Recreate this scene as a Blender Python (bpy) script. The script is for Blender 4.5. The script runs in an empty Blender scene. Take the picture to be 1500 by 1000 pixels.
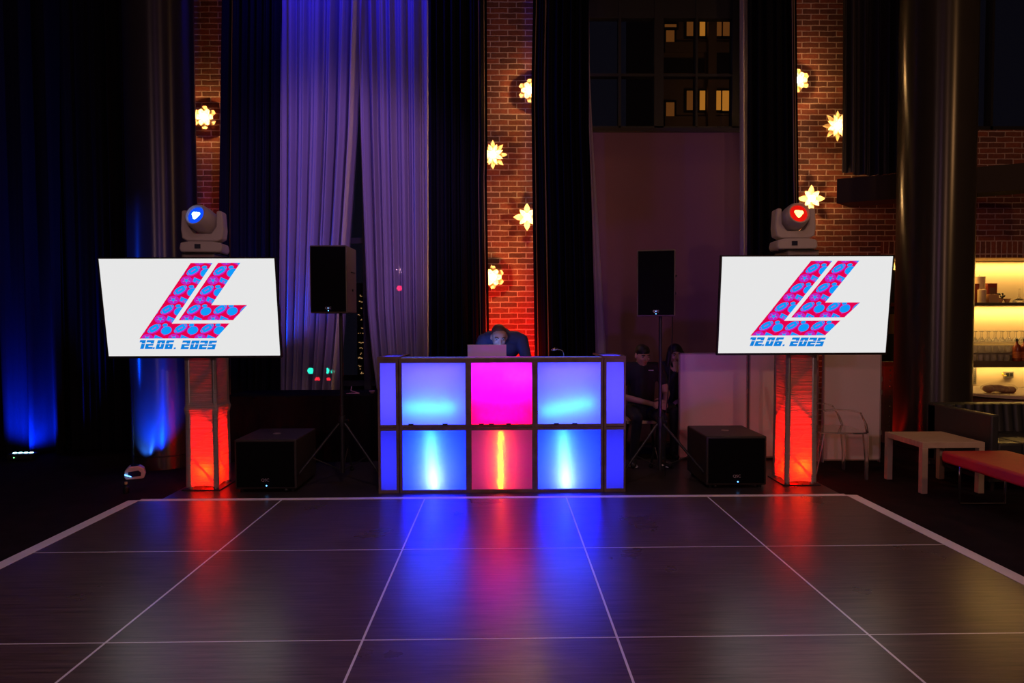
import bpy, bmesh, math, random
from mathutils import Vector, Matrix, Euler
R = math.radians
S = bpy.context.scene
COL = S.collection
random.seed(7)
# ------------------------------------------------------------------ camera
F = 933.0; CAMZ = 1.52
cam = bpy.data.cameras.new('camera'); camo = bpy.data.objects.new('camera', cam); COL.objects.link(camo)
cam.sensor_width = 36.0; cam.lens = F/1500*36; cam.clip_start = .05; cam.clip_end = 400
CR = Matrix.Rotation(R(-.86), 3, 'Z') @ Matrix.Rotation(R(90-1.84), 3, 'X') @ Matrix.Rotation(R(-.2), 3, 'Z')
camo.matrix_world = Matrix.Translation((0, 0, CAMZ)) @ CR.to_4x4()
S.camera = camo
def ray(px, py): return CR @ Vector(((px-750)/F, -(py-500)/F, -1))
def at(px, py, Y):
    d = ray(px, py); k = Y/d.y
    return Vector((d.x*k, Y, CAMZ+d.z*k))
def gr(px, py, z=0.0):
    d = ray(px, py); k = (z-CAMZ)/d.z
    return Vector((d.x*k, d.y*k, z))
# ------------------------------------------------------------------ view, world
S.view_settings.view_transform = 'Standard'; S.view_settings.look = 'None'
S.view_settings.gamma = 1; S.view_settings.exposure = 0.0; S.view_settings.use_curve_mapping = False
S.render.film_transparent = False
S.cycles.max_bounces = 8; S.cycles.diffuse_bounces = 3; S.cycles.glossy_bounces = 3; S.cycles.transmission_bounces = 6
S.cycles.transparent_max_bounces = 12; S.cycles.sample_clamp_indirect = 3
w = bpy.data.worlds.new('night'); S.world = w; w.use_nodes = True
w.node_tree.nodes['Background'].inputs[0].default_value = (.004, .004, .008, 1)
w.node_tree.nodes['Background'].inputs[1].default_value = .5
# ------------------------------------------------------------------ lights
WARM = (1, .56, .22); BLUE = (.0, .035, 1); RED = (1, .012, .004)
def point(name, loc, col, e, r=.03, parent=None):
    l = bpy.data.lights.new(name, 'POINT'); l.color = col; l.energy = e; l.shadow_soft_size = r
    o = bpy.data.objects.new(name, l); COL.objects.link(o); o.location = loc
    if parent: o.parent = parent
    return o
def spot(name, loc, to, col, e, ang=60, blend=.6, r=.03, parent=None):
    l = bpy.data.lights.new(name, 'SPOT'); l.color = col; l.energy = e; l.shadow_soft_size = r
    l.spot_size = R(ang); l.spot_blend = blend
    o = bpy.data.objects.new(name, l); COL.objects.link(o); o.location = loc
    o.rotation_euler = (Vector(to)-Vector(loc)).to_track_quat('-Z', 'Y').to_euler()
    if parent: o.parent = parent
    return o
def area(name, loc, to, col, e, sx, sy, parent=None):
    l = bpy.data.lights.new(name, 'AREA'); l.color = col; l.energy = e; l.shape = 'RECTANGLE'; l.size = sx; l.size_y = sy
    o = bpy.data.objects.new(name, l); COL.objects.link(o); o.location = loc
    o.rotation_euler = (Vector(to)-Vector(loc)).to_track_quat('-Z', 'Y').to_euler()
    if parent: o.parent = parent
    return o
# dim warm house lights hanging in the room behind and above the camera; last one added at right to warm a loudspeaker side
for x, y, z, e, c in [(-3.4, -5.0, 3.2, 130, (1, .56, .50)), (0, -5.2, 3.0, 95, (.95, .45, .75)), (3.6, -5.0, 3.2, 200, (1, .50, .32)), (5.8, 1.8, 4.4, 90, (1, .50, .20))]:
    point('house_light', (x, y, z), c, e, .12)
# stage lights washing the sheer curtains (blue from the left, blue from the ceiling)
spot('unseen_wash', (-3.02, 7.28, .82), (-2.1, 7.7, 3.3), (.0, .06, 1), 260, 70, .8, .04)
spot('unseen_wash', (-6.2, 5.4, 1.2), (-1.9, 7.7, 2.2), (.0, .05, 1), 350, 40, .6, .05)
spot('unseen_wash', (-1.9, 6.6, 6.6), (-1.75, 7.7, 5.6), (.004, .004, 1), 230, 120, .8, .1)
spot('unseen_wash', (.5, 2.6, 4.4), (-1.85, 7.7, 2.9), (.50, .22, 1), 560, 35, .6, .35)  # added, unseen: purple spot standing for screen and room light on the sheers
spot('added_downlight', (0, 2.0, 7.2), (0, 2.6, 0), (1, .62, .74), 300, 95, 1, .15)  # added overhead light, unseen, to brighten the dance floor and its ramps
spot('unseen_wash', (1.4, 4.2, .3), (1.9, 7.9, 2.4), (.50, .10, 1), 35, 60, .9, .1)  # added, unseen: purple spot tinting the plum wall and partitions
# red uplight behind the performer on the middle brick pier, red one behind the left stand
spot('brick_uplight', (.20, 7.2, .3), (.10, 7.9, 1.35), RED, 460, 56, .95, .05)
spot('brick_uplight', (-3.70, 7.3, .2), (-3.72, 7.9, 2.7), RED, 200, 40, .95, .05)
_g = gr(1302, 672)
spot('brick_uplight', (_g.x+.02, 7.12, .10), (_g.x+.10, 7.12, 1.3), RED, 30, 120, .9, .04)
# ------------------------------------------------------------------ materials
def nt(name):
    m = bpy.data.materials.new(name); m.use_nodes = True
    return m, m.node_tree.nodes, m.node_tree.links, m.node_tree.nodes['Principled BSDF']
def pm(name, col, rough=.5, metal=0, spec=.5, noise=0, nscale=20, bump=0, bscale=60, trans=0, ior=1.45, stretch=None, coat=0, sheen=0):
    m, N, L, B = nt(name)
    B.inputs['Base Color'].default_value = (*col, 1); B.inputs['Roughness'].default_value = rough
    B.inputs['Metallic'].default_value = metal; B.inputs['Specular IOR Level'].default_value = spec
    B.inputs['Transmission Weight'].default_value = trans; B.inputs['IOR'].default_value = ior
    B.inputs['Coat Weight'].default_value = coat
    if sheen: B.inputs['Sheen Weight'].default_value = sheen
    tc = N.new('ShaderNodeTexCoord'); mp = N.new('ShaderNodeMapping'); L.new(tc.outputs['Object'], mp.inputs[0])
    if stretch: mp.inputs['Scale'].default_value = stretch
    if noise:
        t = N.new('ShaderNodeTexNoise'); t.inputs['Scale'].default_value = nscale; t.inputs['Detail'].default_value = 5
        L.new(mp.outputs[0], t.inputs['Vector'])
        mx = N.new('ShaderNodeMix'); mx.data_type = 'RGBA'
        mx.inputs['A'].default_value = (*[c*(1-noise) for c in col], 1)
        mx.inputs['B'].default_value = (*[min(1, c*(1+noise)) for c in col], 1)
        L.new(t.outputs['Fac'], mx.inputs['Factor']); L.new(mx.outputs['Result'], B.inputs['Base Color'])
    if bump:
        t = N.new('ShaderNodeTexNoise'); t.inputs['Scale'].default_value = bscale; t.inputs['Detail'].default_value = 4
        L.new(mp.outputs[0], t.inputs['Vector'])
        b = N.new('ShaderNodeBump'); b.inputs['Strength'].default_value = bump; b.inputs['Distance'].default_value = .01
        L.new(t.outputs['Fac'], b.inputs['Height']); L.new(b.outputs[0], B.inputs['Normal'])
    return m
def em(name, col, st=1.0):
    m, N, L, B = nt(name)
    N.remove(B); e = N.new('ShaderNodeEmission'); e.inputs[0].default_value = (*col, 1); e.inputs[1].default_value = st
    L.new(e.outputs[0], N['Material Output'].inputs[0]); return m
def cloth(name, col, tcol, tfac, open_=0.0, bump=0.0, bscale=(1, 1, 30), brough=3):
    "thin cloth or diffusing sheet: diffuse + translucent (+ open weave)"
    m, N, L, B = nt(name); N.remove(B)
    d = N.new('ShaderNodeBsdfDiffuse'); d.inputs[0].default_value = (*col, 1)
    t = N.new('ShaderNodeBsdfTranslucent'); t.inputs[0].default_value = (*tcol, 1)
    mx = N.new('ShaderNodeMixShader'); mx.inputs[0].default_value = tfac
    L.new(d.outputs[0], mx.inputs[1]); L.new(t.outputs[0], mx.inputs[2]); out = mx.outputs[0]
    if open_:
        tr = N.new('ShaderNodeBsdfTransparent'); m2 = N.new('ShaderNodeMixShader'); m2.inputs[0].default_value = open_
        L.new(out, m2.inputs[1]); L.new(tr.outputs[0], m2.inputs[2]); out = m2.outputs[0]
    if bump:
        tc = N.new('ShaderNodeTexCoord'); mp = N.new('ShaderNodeMapping'); mp.inputs['Scale'].default_value = bscale
        n = N.new('ShaderNodeTexNoise'); n.inputs['Scale'].default_value = brough; n.inputs['Detail'].default_value = 3
        L.new(tc.outputs['Object'], mp.inputs[0]); L.new(mp.outputs[0], n.inputs['Vector'])
        b = N.new('ShaderNodeBump'); b.inputs['Strength'].default_value = bump; b.inputs['Distance'].default_value = .02
        L.new(n.outputs['Fac'], b.inputs['Height']); L.new(b.outputs[0], d.inputs['Normal']); L.new(b.outputs[0], t.inputs['Normal'])
    L.new(out, N['Material Output'].inputs[0]); return m
def brick_mat(name, soldier=False):
    m, N, L, B = nt(name)
    g = N.new('ShaderNodeNewGeometry'); sp = N.new('ShaderNodeSeparateXYZ'); cb = N.new('ShaderNodeCombineXYZ')
    L.new(g.outputs['Position'], sp.inputs[0])
    ad = N.new('ShaderNodeMath'); ad.operation = 'ADD'; L.new(sp.outputs['X'], ad.inputs[0]); L.new(sp.outputs['Y'], ad.inputs[1])
    if soldier: L.new(sp.outputs['Z'], cb.inputs['X']); L.new(ad.outputs[0], cb.inputs['Y'])
    else: L.new(ad.outputs[0], cb.inputs['X']); L.new(sp.outputs['Z'], cb.inputs['Y'])
    nz = N.new('ShaderNodeTexNoise'); nz.inputs['Scale'].default_value = 9; nz.inputs['Detail'].default_value = 4
    L.new(g.outputs['Position'], nz.inputs['Vector'])
    vm = N.new('ShaderNodeVectorMath'); vm.operation = 'MULTIPLY_ADD'; vm.inputs[1].default_value = (.014, .014, 0)
    L.new(nz.outputs['Color'], vm.inputs[0]); L.new(cb.outputs[0], vm.inputs[2])
    b = N.new('ShaderNodeTexBrick'); b.inputs['Scale'].default_value = 1
    b.inputs['Brick Width'].default_value = .213; b.inputs['Row Height'].default_value = .0677 if not soldier else .0677
    b.inputs['Mortar Size'].default_value = .0075; b.inputs['Mortar Smooth'].default_value = .35; b.inputs['Bias'].default_value = -.1
    b.inputs['Color1'].default_value = (.24, .062, .032, 1); b.inputs['Color2'].default_value = (.085, .030, .020, 1)
    b.inputs['Mortar'].default_value = (.48, .34, .30, 1)
    if soldier: b.offset = 0
    L.new(vm.outputs[0], b.inputs['Vector'])
    n2 = N.new('ShaderNodeTexNoise'); n2.inputs['Scale'].default_value = 45; n2.inputs['Detail'].default_value = 6
    L.new(g.outputs['Position'], n2.inputs['Vector'])
    rm = N.new('ShaderNodeMapRange'); rm.inputs['To Min'].default_value = .55; rm.inputs['To Max'].default_value = 1.35
    L.new(n2.outputs['Fac'], rm.inputs['Value'])
    mul = N.new('ShaderNodeVectorMath'); mul.operation = 'SCALE'; L.new(b.outputs['Color'], mul.inputs[0]); L.new(rm.outputs[0], mul.inputs['Scale'])
    L.new(mul.outputs[0], B.inputs['Base Color']); B.inputs['Roughness'].default_value = .8
    inv = N.new('ShaderNodeMath'); inv.operation = 'MULTIPLY_ADD'; inv.inputs[1].default_value = -1; L.new(b.outputs['Fac'], inv.inputs[0])
    mn = N.new('ShaderNodeMath'); mn.operation = 'MULTIPLY'; mn.inputs[1].default_value = .35; L.new(n2.outputs['Fac'], mn.inputs[0])
    L.new(mn.outputs[0], inv.inputs[2])
    bp = N.new('ShaderNodeBump'); bp.inputs['Strength'].default_value = .9; bp.inputs['Distance'].default_value = .012
    L.new(inv.outputs[0], bp.inputs['Height']); L.new(bp.outputs[0], B.inputs['Normal'])
    return m
def wood_floor():
    m, N, L, B = nt('dance_floor_vinyl')
    g = N.new('ShaderNodeNewGeometry'); mp = N.new('ShaderNodeMapping'); mp.inputs['Scale'].default_value = (1.1, 26, 1)
    L.new(g.outputs['Position'], mp.inputs[0])
    n = N.new('ShaderNodeTexNoise'); n.inputs['Scale'].default_value = 2.2; n.inputs['Detail'].default_value = 8; n.inputs['Roughness'].default_value = .7
    L.new(mp.outputs[0], n.inputs['Vector'])
    cr = N.new('ShaderNodeValToRGB'); cr.color_ramp.elements[0].position = .36; cr.color_ramp.elements[1].position = .66
    cr.color_ramp.elements[0].color = (.050, .030, .026, 1); cr.color_ramp.elements[1].color = (.15, .10, .088, 1)
    L.new(n.outputs['Fac'], cr.inputs[0]); L.new(cr.outputs[0], B.inputs['Base Color'])
    n2 = N.new('ShaderNodeTexNoise'); n2.inputs['Scale'].default_value = 1.6; n2.inputs['Detail'].default_value = 7
    L.new(g.outputs['Position'], n2.inputs['Vector'])
    mr = N.new('ShaderNodeMapRange'); mr.inputs['To Min'].default_value = .24; mr.inputs['To Max'].default_value = .34
    L.new(n2.outputs['Fac'], mr.inputs['Value']); L.new(mr.outputs[0], B.inputs['Roughness'])
    B.inputs['Specular IOR Level'].default_value = .6
    bp = N.new('ShaderNodeBump'); bp.inputs['Strength'].default_value = .06; bp.inputs['Distance'].default_value = .003
    L.new(n.outputs['Fac'], bp.inputs['Height']); L.new(bp.outputs[0], B.inputs['Normal'])
    return m
def wood(name, c1, c2, sc=(2, 2, 22), rough=.45, bump=.05):
    m, N, L, B = nt(name)
    tc = N.new('ShaderNodeTexCoord'); mp = N.new('ShaderNodeMapping'); mp.inputs['Scale'].default_value = sc
    L.new(tc.outputs['Object'], mp.inputs[0])
    n = N.new('ShaderNodeTexNoise'); n.inputs['Scale'].default_value = 3; n.inputs['Detail'].default_value = 6; n.inputs['Distortion'].default_value = .6
    L.new(mp.outputs[0], n.inputs['Vector'])
    cr = N.new('ShaderNodeValToRGB'); cr.color_ramp.elements[0].color = (*c1, 1); cr.color_ramp.elements[1].color = (*c2, 1)
    cr.color_ramp.elements[0].position = .3; cr.color_ramp.elements[1].position = .7
    L.new(n.outputs['Fac'], cr.inputs[0]); L.new(cr.outputs[0], B.inputs['Base Color']); B.inputs['Roughness'].default_value = rough
    return m
M = {}
M['brick'] = brick_mat('old_brick'); M['soldier'] = brick_mat('soldier_brick', True)
M['carpet'] = pm('dark_carpet', (.016, .010, .011), .95, spec=.1, noise=.6, nscale=6, bump=.6, bscale=260)
M['dance'] = wood_floor()
M['stage'] = pm('dark_stage_board', (.035, .028, .028), .32, noise=.3, nscale=5)
M['ramp'] = pm('silver_edge', (.85, .76, .80), .38, .0, noise=.12, nscale=8)
M['seam'] = pm('seam_metal', (.95, .92, 1), .3, .2)
M['dark_paint'] = pm('dark_paint', (.025, .02, .022), .8)
M['plum_paint'] = pm('plum_paint', (.17, .075, .12), .7, noise=.06, nscale=3, bump=.05)
M['black_velvet'] = pm('black_velvet', (.006, .006, .008), .8, spec=.12, noise=.3, nscale=30, stretch=(4, 4, .2))
M['fold_highlight'] = pm('fold_highlight_tan', (.34, .22, .15), .8)  # tan colour put in for light caught along the fold edges
M['sheer'] = cloth('sheer_voile', (.56, .50, .56), (.55, .52, .60), .35, .12)
M['column'] = pm('glossy_dark_column', (.05, .044, .036), .30, .35, spec=1.0, noise=.2, nscale=3)
_B = M['column'].node_tree.nodes['Principled BSDF']; _T = M['column'].node_tree.nodes.new('ShaderNodeTangent'); _T.direction_type = 'RADIAL'; _T.axis = 'Z'
M['column'].node_tree.links.new(_T.outputs[0], _B.inputs['Tangent']); _B.inputs['Anisotropic'].default_value = .85; _B.inputs['Anisotropic Rotation'].default_value = 0.25
M['spandex'] = cloth('white_spandex', (.55, .47, .44), (.85, .8, .8), .5, 0, .8, (1, 1, 14), 4)
M['acrylic'] = cloth('milky_acrylic', (.10, .08, .12), (1, 1, 1), .92, 0)
M['frame_tan'] = wood('booth_frame_wood', (.10, .060, .048), (.19, .12, .10), (3, 3, 3), .5)
M['cell_white'] = pm('cell_white', (.10, .10, .12), .7)
M['black'] = pm('black_plastic', (.012, .012, .014), .45, bump=.15, bscale=400)
M['spk'] = pm('warm_lit_speaker_cabinet', (.12, .095, .07), .42, bump=.4, bscale=160, noise=.3, nscale=9)  # black cabinet; warm light on its side put into a browner colour
M['grille'] = pm('black_grille', (.004, .004, .005), .8, spec=.1, bump=.5, bscale=900)
M['cab'] = pm('textured_cabinet', (.028, .022, .022), .5, bump=.4, bscale=160, noise=.3, nscale=9)
M['metal_black'] = pm('black_tube', (.03, .03, .035), .35, .3)
M['alu'] = pm('truss_aluminium', (.55, .55, .55), .4, .9)
M['white_pl'] = pm('white_housing', (.62, .55, .54), .4, noise=.08, nscale=12)
M['dark_lcd'] = pm('dark_display', (.01, .015, .05), .2)
M['badge'] = pm('badge_metal', (.6, .5, .6), .35, .5)
M['chrome'] = pm('chrome', (.8, .78, .75), .12, 1)
M['brass'] = pm('brass', (.7, .45, .15), .3, 1)
M['birch'] = wood('birch_veneer', (.55, .40, .28), (.66, .50, .36), (2, 20, 2))
M['red_vinyl'] = pm('red_velvet', (.52, .018, .022), .6, noise=.15, nscale=14, bump=.15, bscale=12)
M['sofa'] = pm('charcoal_leather', (.035, .038, .038), .45, noise=.2, nscale=12, bump=.1, bscale=120)
M['partition'] = pm('white_partition', (.80, .66, .74), .6, noise=.04, nscale=4)
M['clear'] = pm('clear_acrylic', (1, .93, .92), .05, trans=.93, ior=1.48, spec=.9)
M['glass'] = pm('glass', (1, 1, 1), .02, trans=1, ior=1.45)
M['petal'] = cloth('cream_petal', (.9, .72, .42), (1, .75, .38), .45)
M['bulb'] = em('warm_bulb', (1, .72, .36), 30)
M['screen'] = em('screen_white', (.80, .80, .80), 1)
M['scr_red'] = em('screen_red', (.78, .0, .07), 1)
M['scr_mag'] = em('screen_magenta', (.55, .015, .50), 1)
M['scr_blue'] = em('screen_blue', (.005, .32, .95), 1)
M['scr_date'] = em('screen_date', (.004, .22, .72), 1)
M['skin'] = pm('skin', (.46, .26, .19), .5, noise=.1, nscale=30)
M['hair'] = pm('black_hair', (.012, .009, .009), .45, bump=.5, bscale=90)
M['stubble'] = pm('cropped_hair', (.09, .045, .03), .6)
M['navy'] = pm('navy_shirt', (.035, .045, .12), .8, bump=.3, bscale=14)
M['tee'] = pm('black_polo', (.012, .012, .02), .8, bump=.3, bscale=14)
M['jeans'] = pm('dark_trousers', (.015, .016, .03), .85)
M['shoe'] = pm('dark_shoe', (.02, .02, .02), .5)
M['sole'] = pm('pale_sole', (.55, .55, .6), .5)
M['eye'] = pm('eye_white', (.42, .40, .40), .3); M['iris'] = pm('iris', (.02, .012, .008), .2); M['lip'] = pm('lip', (.32, .12, .10), .5)
M['laptop'] = pm('silver_laptop', (.72, .70, .72), .35, .35)
M['niche'] = pm('niche_plaster', (.62, .50, .32), .7, noise=.05, nscale=3)
M['shelf'] = pm('dark_shelf', (.10, .075, .05), .5)
M['steel'] = pm('dull_steel', (.35, .32, .28), .4, .7)
M['leather'] = pm('brown_leather', (.20, .11, .07), .5, bump=.2, bscale=30)
M['wax'] = pm('wax', (.85, .62, .32), .5); M['wax2'] = pm('amber_wax', (.75, .42, .16), .5)
M['redbox'] = pm('red_box', (.30, .05, .03), .5, noise=.15, nscale=20)
M['amber'] = pm('amber_bottle', (.22, .035, .015), .12, spec=.8)
M['label'] = pm('paper_label', (.7, .5, .25), .6)
M['bread'] = pm('brown_crust', (.28, .11, .05), .6, noise=.5, nscale=30, bump=.6, bscale=40)
M['plastic_bag'] = cloth('clear_wrap', (.75, .65, .55), (.8, .7, .6), .4, .82)
M['plant'] = pm('dark_leaf', (.04, .04, .02), .5)
M['yellow'] = pm('yellow_tag', (.8, .6, .05), .5)
M['pink'] = pm('pink_plastic', (.7, .35, .35), .4)
M['facade'] = pm('stone_facade', (.16, .10, .06), .8, noise=.15, nscale=2)
M['lit'] = em('lit_window', (1, .36, .04), .34); M['lit2'] = em('dim_window', (1, .32, .06), .09)
M['blue_led'] = em('blue_led', (.1, .4, 1), 6); M['green_led'] = em('green_led', (.2, 1, .3), 4)
M['blue_lens'] = em('blue_lens', (.005, .07, .9), 1.1); M['blue_hot'] = em('blue_hot', (.35, .8, 1), 8)
M['red_lens'] = em('red_lens', (.75, .008, .004), 1.0); M['red_hot'] = em('red_hot', (1, .35, .08), 7)
# ------------------------------------------------------------------ mesh helpers
class MB:
    def __init__(s): s.b = bmesh.new(); s.n = 0; s.mi = 0
    def _tag(s, fs):
        for f in fs: f.material_index = s.mi
    def box(s, c, d, rot=None, taper=None):
        v = []
        for x, y, z in ((-1, -1, -1), (1, -1, -1), (1, 1, -1), (-1, 1, -1), (-1, -1, 1), (1, -1, 1), (1, 1, 1), (-1, 1, 1)):
            k = 1
            if taper and z > 0: k = taper
            p = Vector((x*d[0]/2*k, y*d[1]/2*k, z*d[2]/2))
            if rot is not None: p = rot @ p
            v.append(s.b.verts.new(p+Vector(c)))
        fs = [s.b.faces.new([v[i] for i in q]) for q in ((0, 3, 2, 1), (4, 5, 6, 7), (0, 1, 5, 4), (1, 2, 6, 5), (2, 3, 7, 6), (3, 0, 4, 7))]
        s._tag(fs); return s
    def bb(s, x0, x1, y0, y1, z0, z1): return s.box(((x0+x1)/2, (y0+y1)/2, (z0+z1)/2), (abs(x1-x0), abs(y1-y0), abs(z1-z0)))
    def rings(s, rings, cap=True, close=False):
        vs = [[s.b.verts.new(p) for p in r] for r in rings]; n = len(vs[0]); fs = []
        m = len(vs)
        for i in range(m if close else m-1):
            a, b = vs[i], vs[(i+1) % m]
            for j in range(n): fs.append(s.b.faces.new((a[j], a[(j+1) % n], b[(j+1) % n], b[j])))
        if cap and not close:
            fs.append(s.b.faces.new(vs[0][::-1])); fs.append(s.b.faces.new(vs[-1]))
        s._tag(fs); return s
    def tube(s, pts, r, n=10, close=False):
        pts = [Vector(p) for p in pts]; rs = r if isinstance(r, (list, tuple)) else [r]*len(pts)
        m = len(pts); out = []; up = None
        for i, p in enumerate(pts):
            if close: t = (pts[(i+1) % m]-pts[i-1])
            else: t = (pts[min(i+1, m-1)]-pts[max(i-1, 0)])
            t.normalize()
            if up is None:
                up = Vector((0, 0, 1)) if abs(t.z) < .9 else Vector((1, 0, 0))
            a = t.cross(up).normalized(); up = a.cross(t).normalized()
            out.append([p+(a*math.cos(k*2*math.pi/n)+up*math.sin(k*2*math.pi/n))*rs[i] for k in range(n)])
        return s.rings(out, True, close)
    def lathe(s, prof, c=(0, 0, 0), n=24, rot=None, cap=True):
        out = []
        for r, z in prof:
            ring = []
            for k in range(n):
                p = Vector((max(r, 1e-4)*math.cos(k*2*math.pi/n), max(r, 1e-4)*math.sin(k*2*math.pi/n), z))
                if rot is not None: p = rot @ p
                ring.append(p+Vector(c))
            out.append(ring)
        return s.rings(out, cap)
    def sph(s, c, r, n=12, rot=None):
        r = (r, r, r) if not isinstance(r, (tuple, list)) else r
        prof = []
        out = []
        for i in range(1, n):
            a = -math.pi/2+math.pi*i/n
            ring = []
            for k in range(n*2):
                p = Vector((r[0]*math.cos(a)*math.cos(k*math.pi/n), r[1]*math.cos(a)*math.sin(k*math.pi/n), r[2]*math.sin(a)))
                if rot is not None: p = rot @ p
                ring.append(p+Vector(c))
            out.append(ring)
        return s.rings(out, True)
    def prism(s, poly, d, basis):
        "poly: 2D points; basis(u,v,w)->world; extrude w 0..d"
        a = [s.b.verts.new(basis(u, v, 0)) for u, v in poly]; b = [s.b.verts.new(basis(u, v, d)) for u, v in poly]
        n = len(a); fs = [s.b.faces.new(a[::-1]), s.b.faces.new(b)]
        for i in range(n): fs.append(s.b.faces.new((a[i], a[(i+1) % n], b[(i+1) % n], b[i])))
        s._tag(fs); return s
    def grid(s, f, nu, nv):
        v = [[s.b.verts.new(f(i/nu, j/nv)) for i in range(nu+1)] for j in range(nv+1)]
        fs = [s.b.faces.new((v[j][i], v[j][i+1], v[j+1][i+1], v[j+1][i])) for j in range(nv) for i in range(nu)]
        s._tag(fs); return s
    def flat(s, poly, y=0):
        s._tag([s.b.faces.new([s.b.verts.new((u, y, v)) for u, v in poly])]); return s
    def build(s, name, mat, parent=None, smooth=False, bevel=0, loc=None, sub=0, recalc=True, seg=2):
        if recalc: bmesh.ops.recalc_face_normals(s.b, faces=s.b.faces)
        me = bpy.data.meshes.new(name); s.b.to_mesh(me); s.b.free()
        for m in (mat if isinstance(mat, (list, tuple)) else [mat]): me.materials.append(m)
        if smooth:
            for p in me.polygons: p.use_smooth = True
            if smooth != 'all':
                me.set_sharp_from_angle(angle=R(40))
        o = bpy.data.objects.new(name, me); COL.objects.link(o)
        if loc is not None:
            me.transform(Matrix.Translation(-Vector(loc))); o.location = loc
        if parent: o.parent = parent
        if bevel:
            b = o.modifiers.new('bevel', 'BEVEL'); b.width = bevel; b.segments = seg; b.limit_method = 'ANGLE'
        if sub:
            b = o.modifiers.new('sub', 'SUBSURF'); b.levels = sub; b.render_levels = sub
        return o
def tag(o, label, cat, group=None, kind=None):
    if label: o['label'] = label
    if cat: o['category'] = cat
    if group: o['group'] = group
    if kind: o['kind'] = kind
    return o
def thing(name, label, cat, loc=(0, 0, 0), rz=0, group=None):
    o = bpy.data.objects.new(name, None); COL.objects.link(o); o.empty_display_size = .1
    o.location = loc; o.rotation_euler = (0, 0, rz); return tag(o, label, cat, group)
def struct(o, label=None):
    o['kind'] = 'structure'
    if label: o['label'] = label
    return o
def ctree(o, parent=None):
    c = o.copy(); COL.objects.link(c)
    if parent is not None: c.parent = parent
    for ch in [x for x in o.children]: ctree(ch, c)
    return c
def text_mesh(name, s, size, mat, parent, loc, rot=(R(90), 0, 0), ext=.0005, shear=0):
    cu = bpy.data.curves.new(name, 'FONT'); cu.body = s; cu.size = size; cu.extrude = ext; cu.align_x = 'CENTER'; cu.align_y = 'CENTER'; cu.shear = shear
    t = bpy.data.objects.new(name, cu); COL.objects.link(t)
    me = bpy.data.meshes.new_from_object(t.evaluated_get(bpy.context.evaluated_depsgraph_get()))
    bpy.data.objects.remove(t); bpy.data.curves.remove(cu)
    me.materials.clear(); me.materials.append(mat)
    o = bpy.data.objects.new(name, me); COL.objects.link(o); o.parent = parent; o.location = loc; o.rotation_euler = rot
    return o
# ================================================================== SETTING
YW = 7.9                                   # face of the brick wall
WL, WR, YB, CEIL = -7.6, 8.2, -6.0, 7.4
struct(MB().bb(WL-.2, WR+.2, YB-.2, YW+1.0, -.2, 0).build('floor', M['carpet']))
struct(MB().bb(WL-.2, WR+.2, YB-.2, YW+1.0, CEIL, CEIL+.2).build('ceiling', M['dark_paint']))
struct(MB().bb(WL-.2, WL, YB-.2, YW+.4, 0, CEIL).build('wall_left', M['dark_paint']))
struct(MB().bb(WR, WR+.2, YB-.2, YW+.4, 0, CEIL).build('wall_right', M['dark_paint']))
struct(MB().bb(WL-.2, WR+.2, YB-.2, YB, 0, CEIL).build('wall_front', M['dark_paint']))
def X(px, Y=YW, py=300): return at(px, py, Y).x
def Z(py, Y=YW, px=750): return at(px, py, Y).z
xp1a, xp1b = X(262), X(345)
xp2a, xp2b = X(700), X(800)
xp3a = X(1150)
WT = .35
nz0, nz1 = 0.0, Z(377, YW, 1450)           # bar niche opening
nx0 = X(1291); nx1 = 7.6
wz = Z(190, YW, 1460)                      # sill of the upper right window
wx = X(1400)
sill2 = Z(190, YW, 975)
bw = MB()
bw.bb(xp1a, xp1b, YW, YW+WT, 0, CEIL); bw.bb(xp2a, xp2b, YW, YW+WT, 0, CEIL)
bw.bb(xp3a, nx0, YW, YW+WT, 0, wz); bw.bb(xp3a, wx, YW, YW+WT, wz, CEIL); bw.bb(nx0, WR, YW, YW+WT, nz1+.2, wz)
bw.bb(nx1, WR, YW, YW+WT, 0, nz1+.2)
struct(bw.build('wall_back', M['brick']))
struct(MB().bb(nx0, nx1, YW, YW+.12, nz1, nz1+.2).build('trim_1', M['soldier']), 'soldier course of upright bricks over the bar niche')
struct(MB().bb(WL, xp1a, YW, YW+WT, 0, CEIL).build('wall_back_left', M['dark_paint']))
struct(MB().bb(xp2b, xp3a, YW+.05, YW+WT, 0, sill2).build('wall_back_panel', M['plum_paint']))
# windows -----------------------------------------------------------
def window(name, x0, x1, z0, z1, y, vbars, hbars, fw=.09):
    r = bpy.data.objects.new(name, None); COL.objects.link(r); r.location = ((x0+x1)/2, y, z0); struct(r)
    f = MB(); f.bb(x0, x1, y-.05, y+.07, z0, z0+fw); f.bb(x0, x1, y-.05, y+.07, z1-fw, z1)
    f.bb(x0, x0+fw, y-.05, y+.07, z0, z1); f.bb(x1-fw, x1, y-.05, y+.07, z0, z1)
    for v, wd in vbars: f.bb(v-wd/2, v+wd/2, y-.05, y+.07, z0, z1)
    for h, wd in hbars: f.bb(x0, x1, y-.04, y+.06, h-wd/2, h+wd/2)
    o = f.build('window_frame', M['black'], loc=r.location); o.location = (0, 0, 0); o.parent = r
    g = MB().bb(x0+fw/2, x1-fw/2, y, y+.008, z0+fw/2, z1-fw/2).build('glass_pane', M['wglass'], loc=r.location); g.location = (0, 0, 0); g.parent = r
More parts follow.
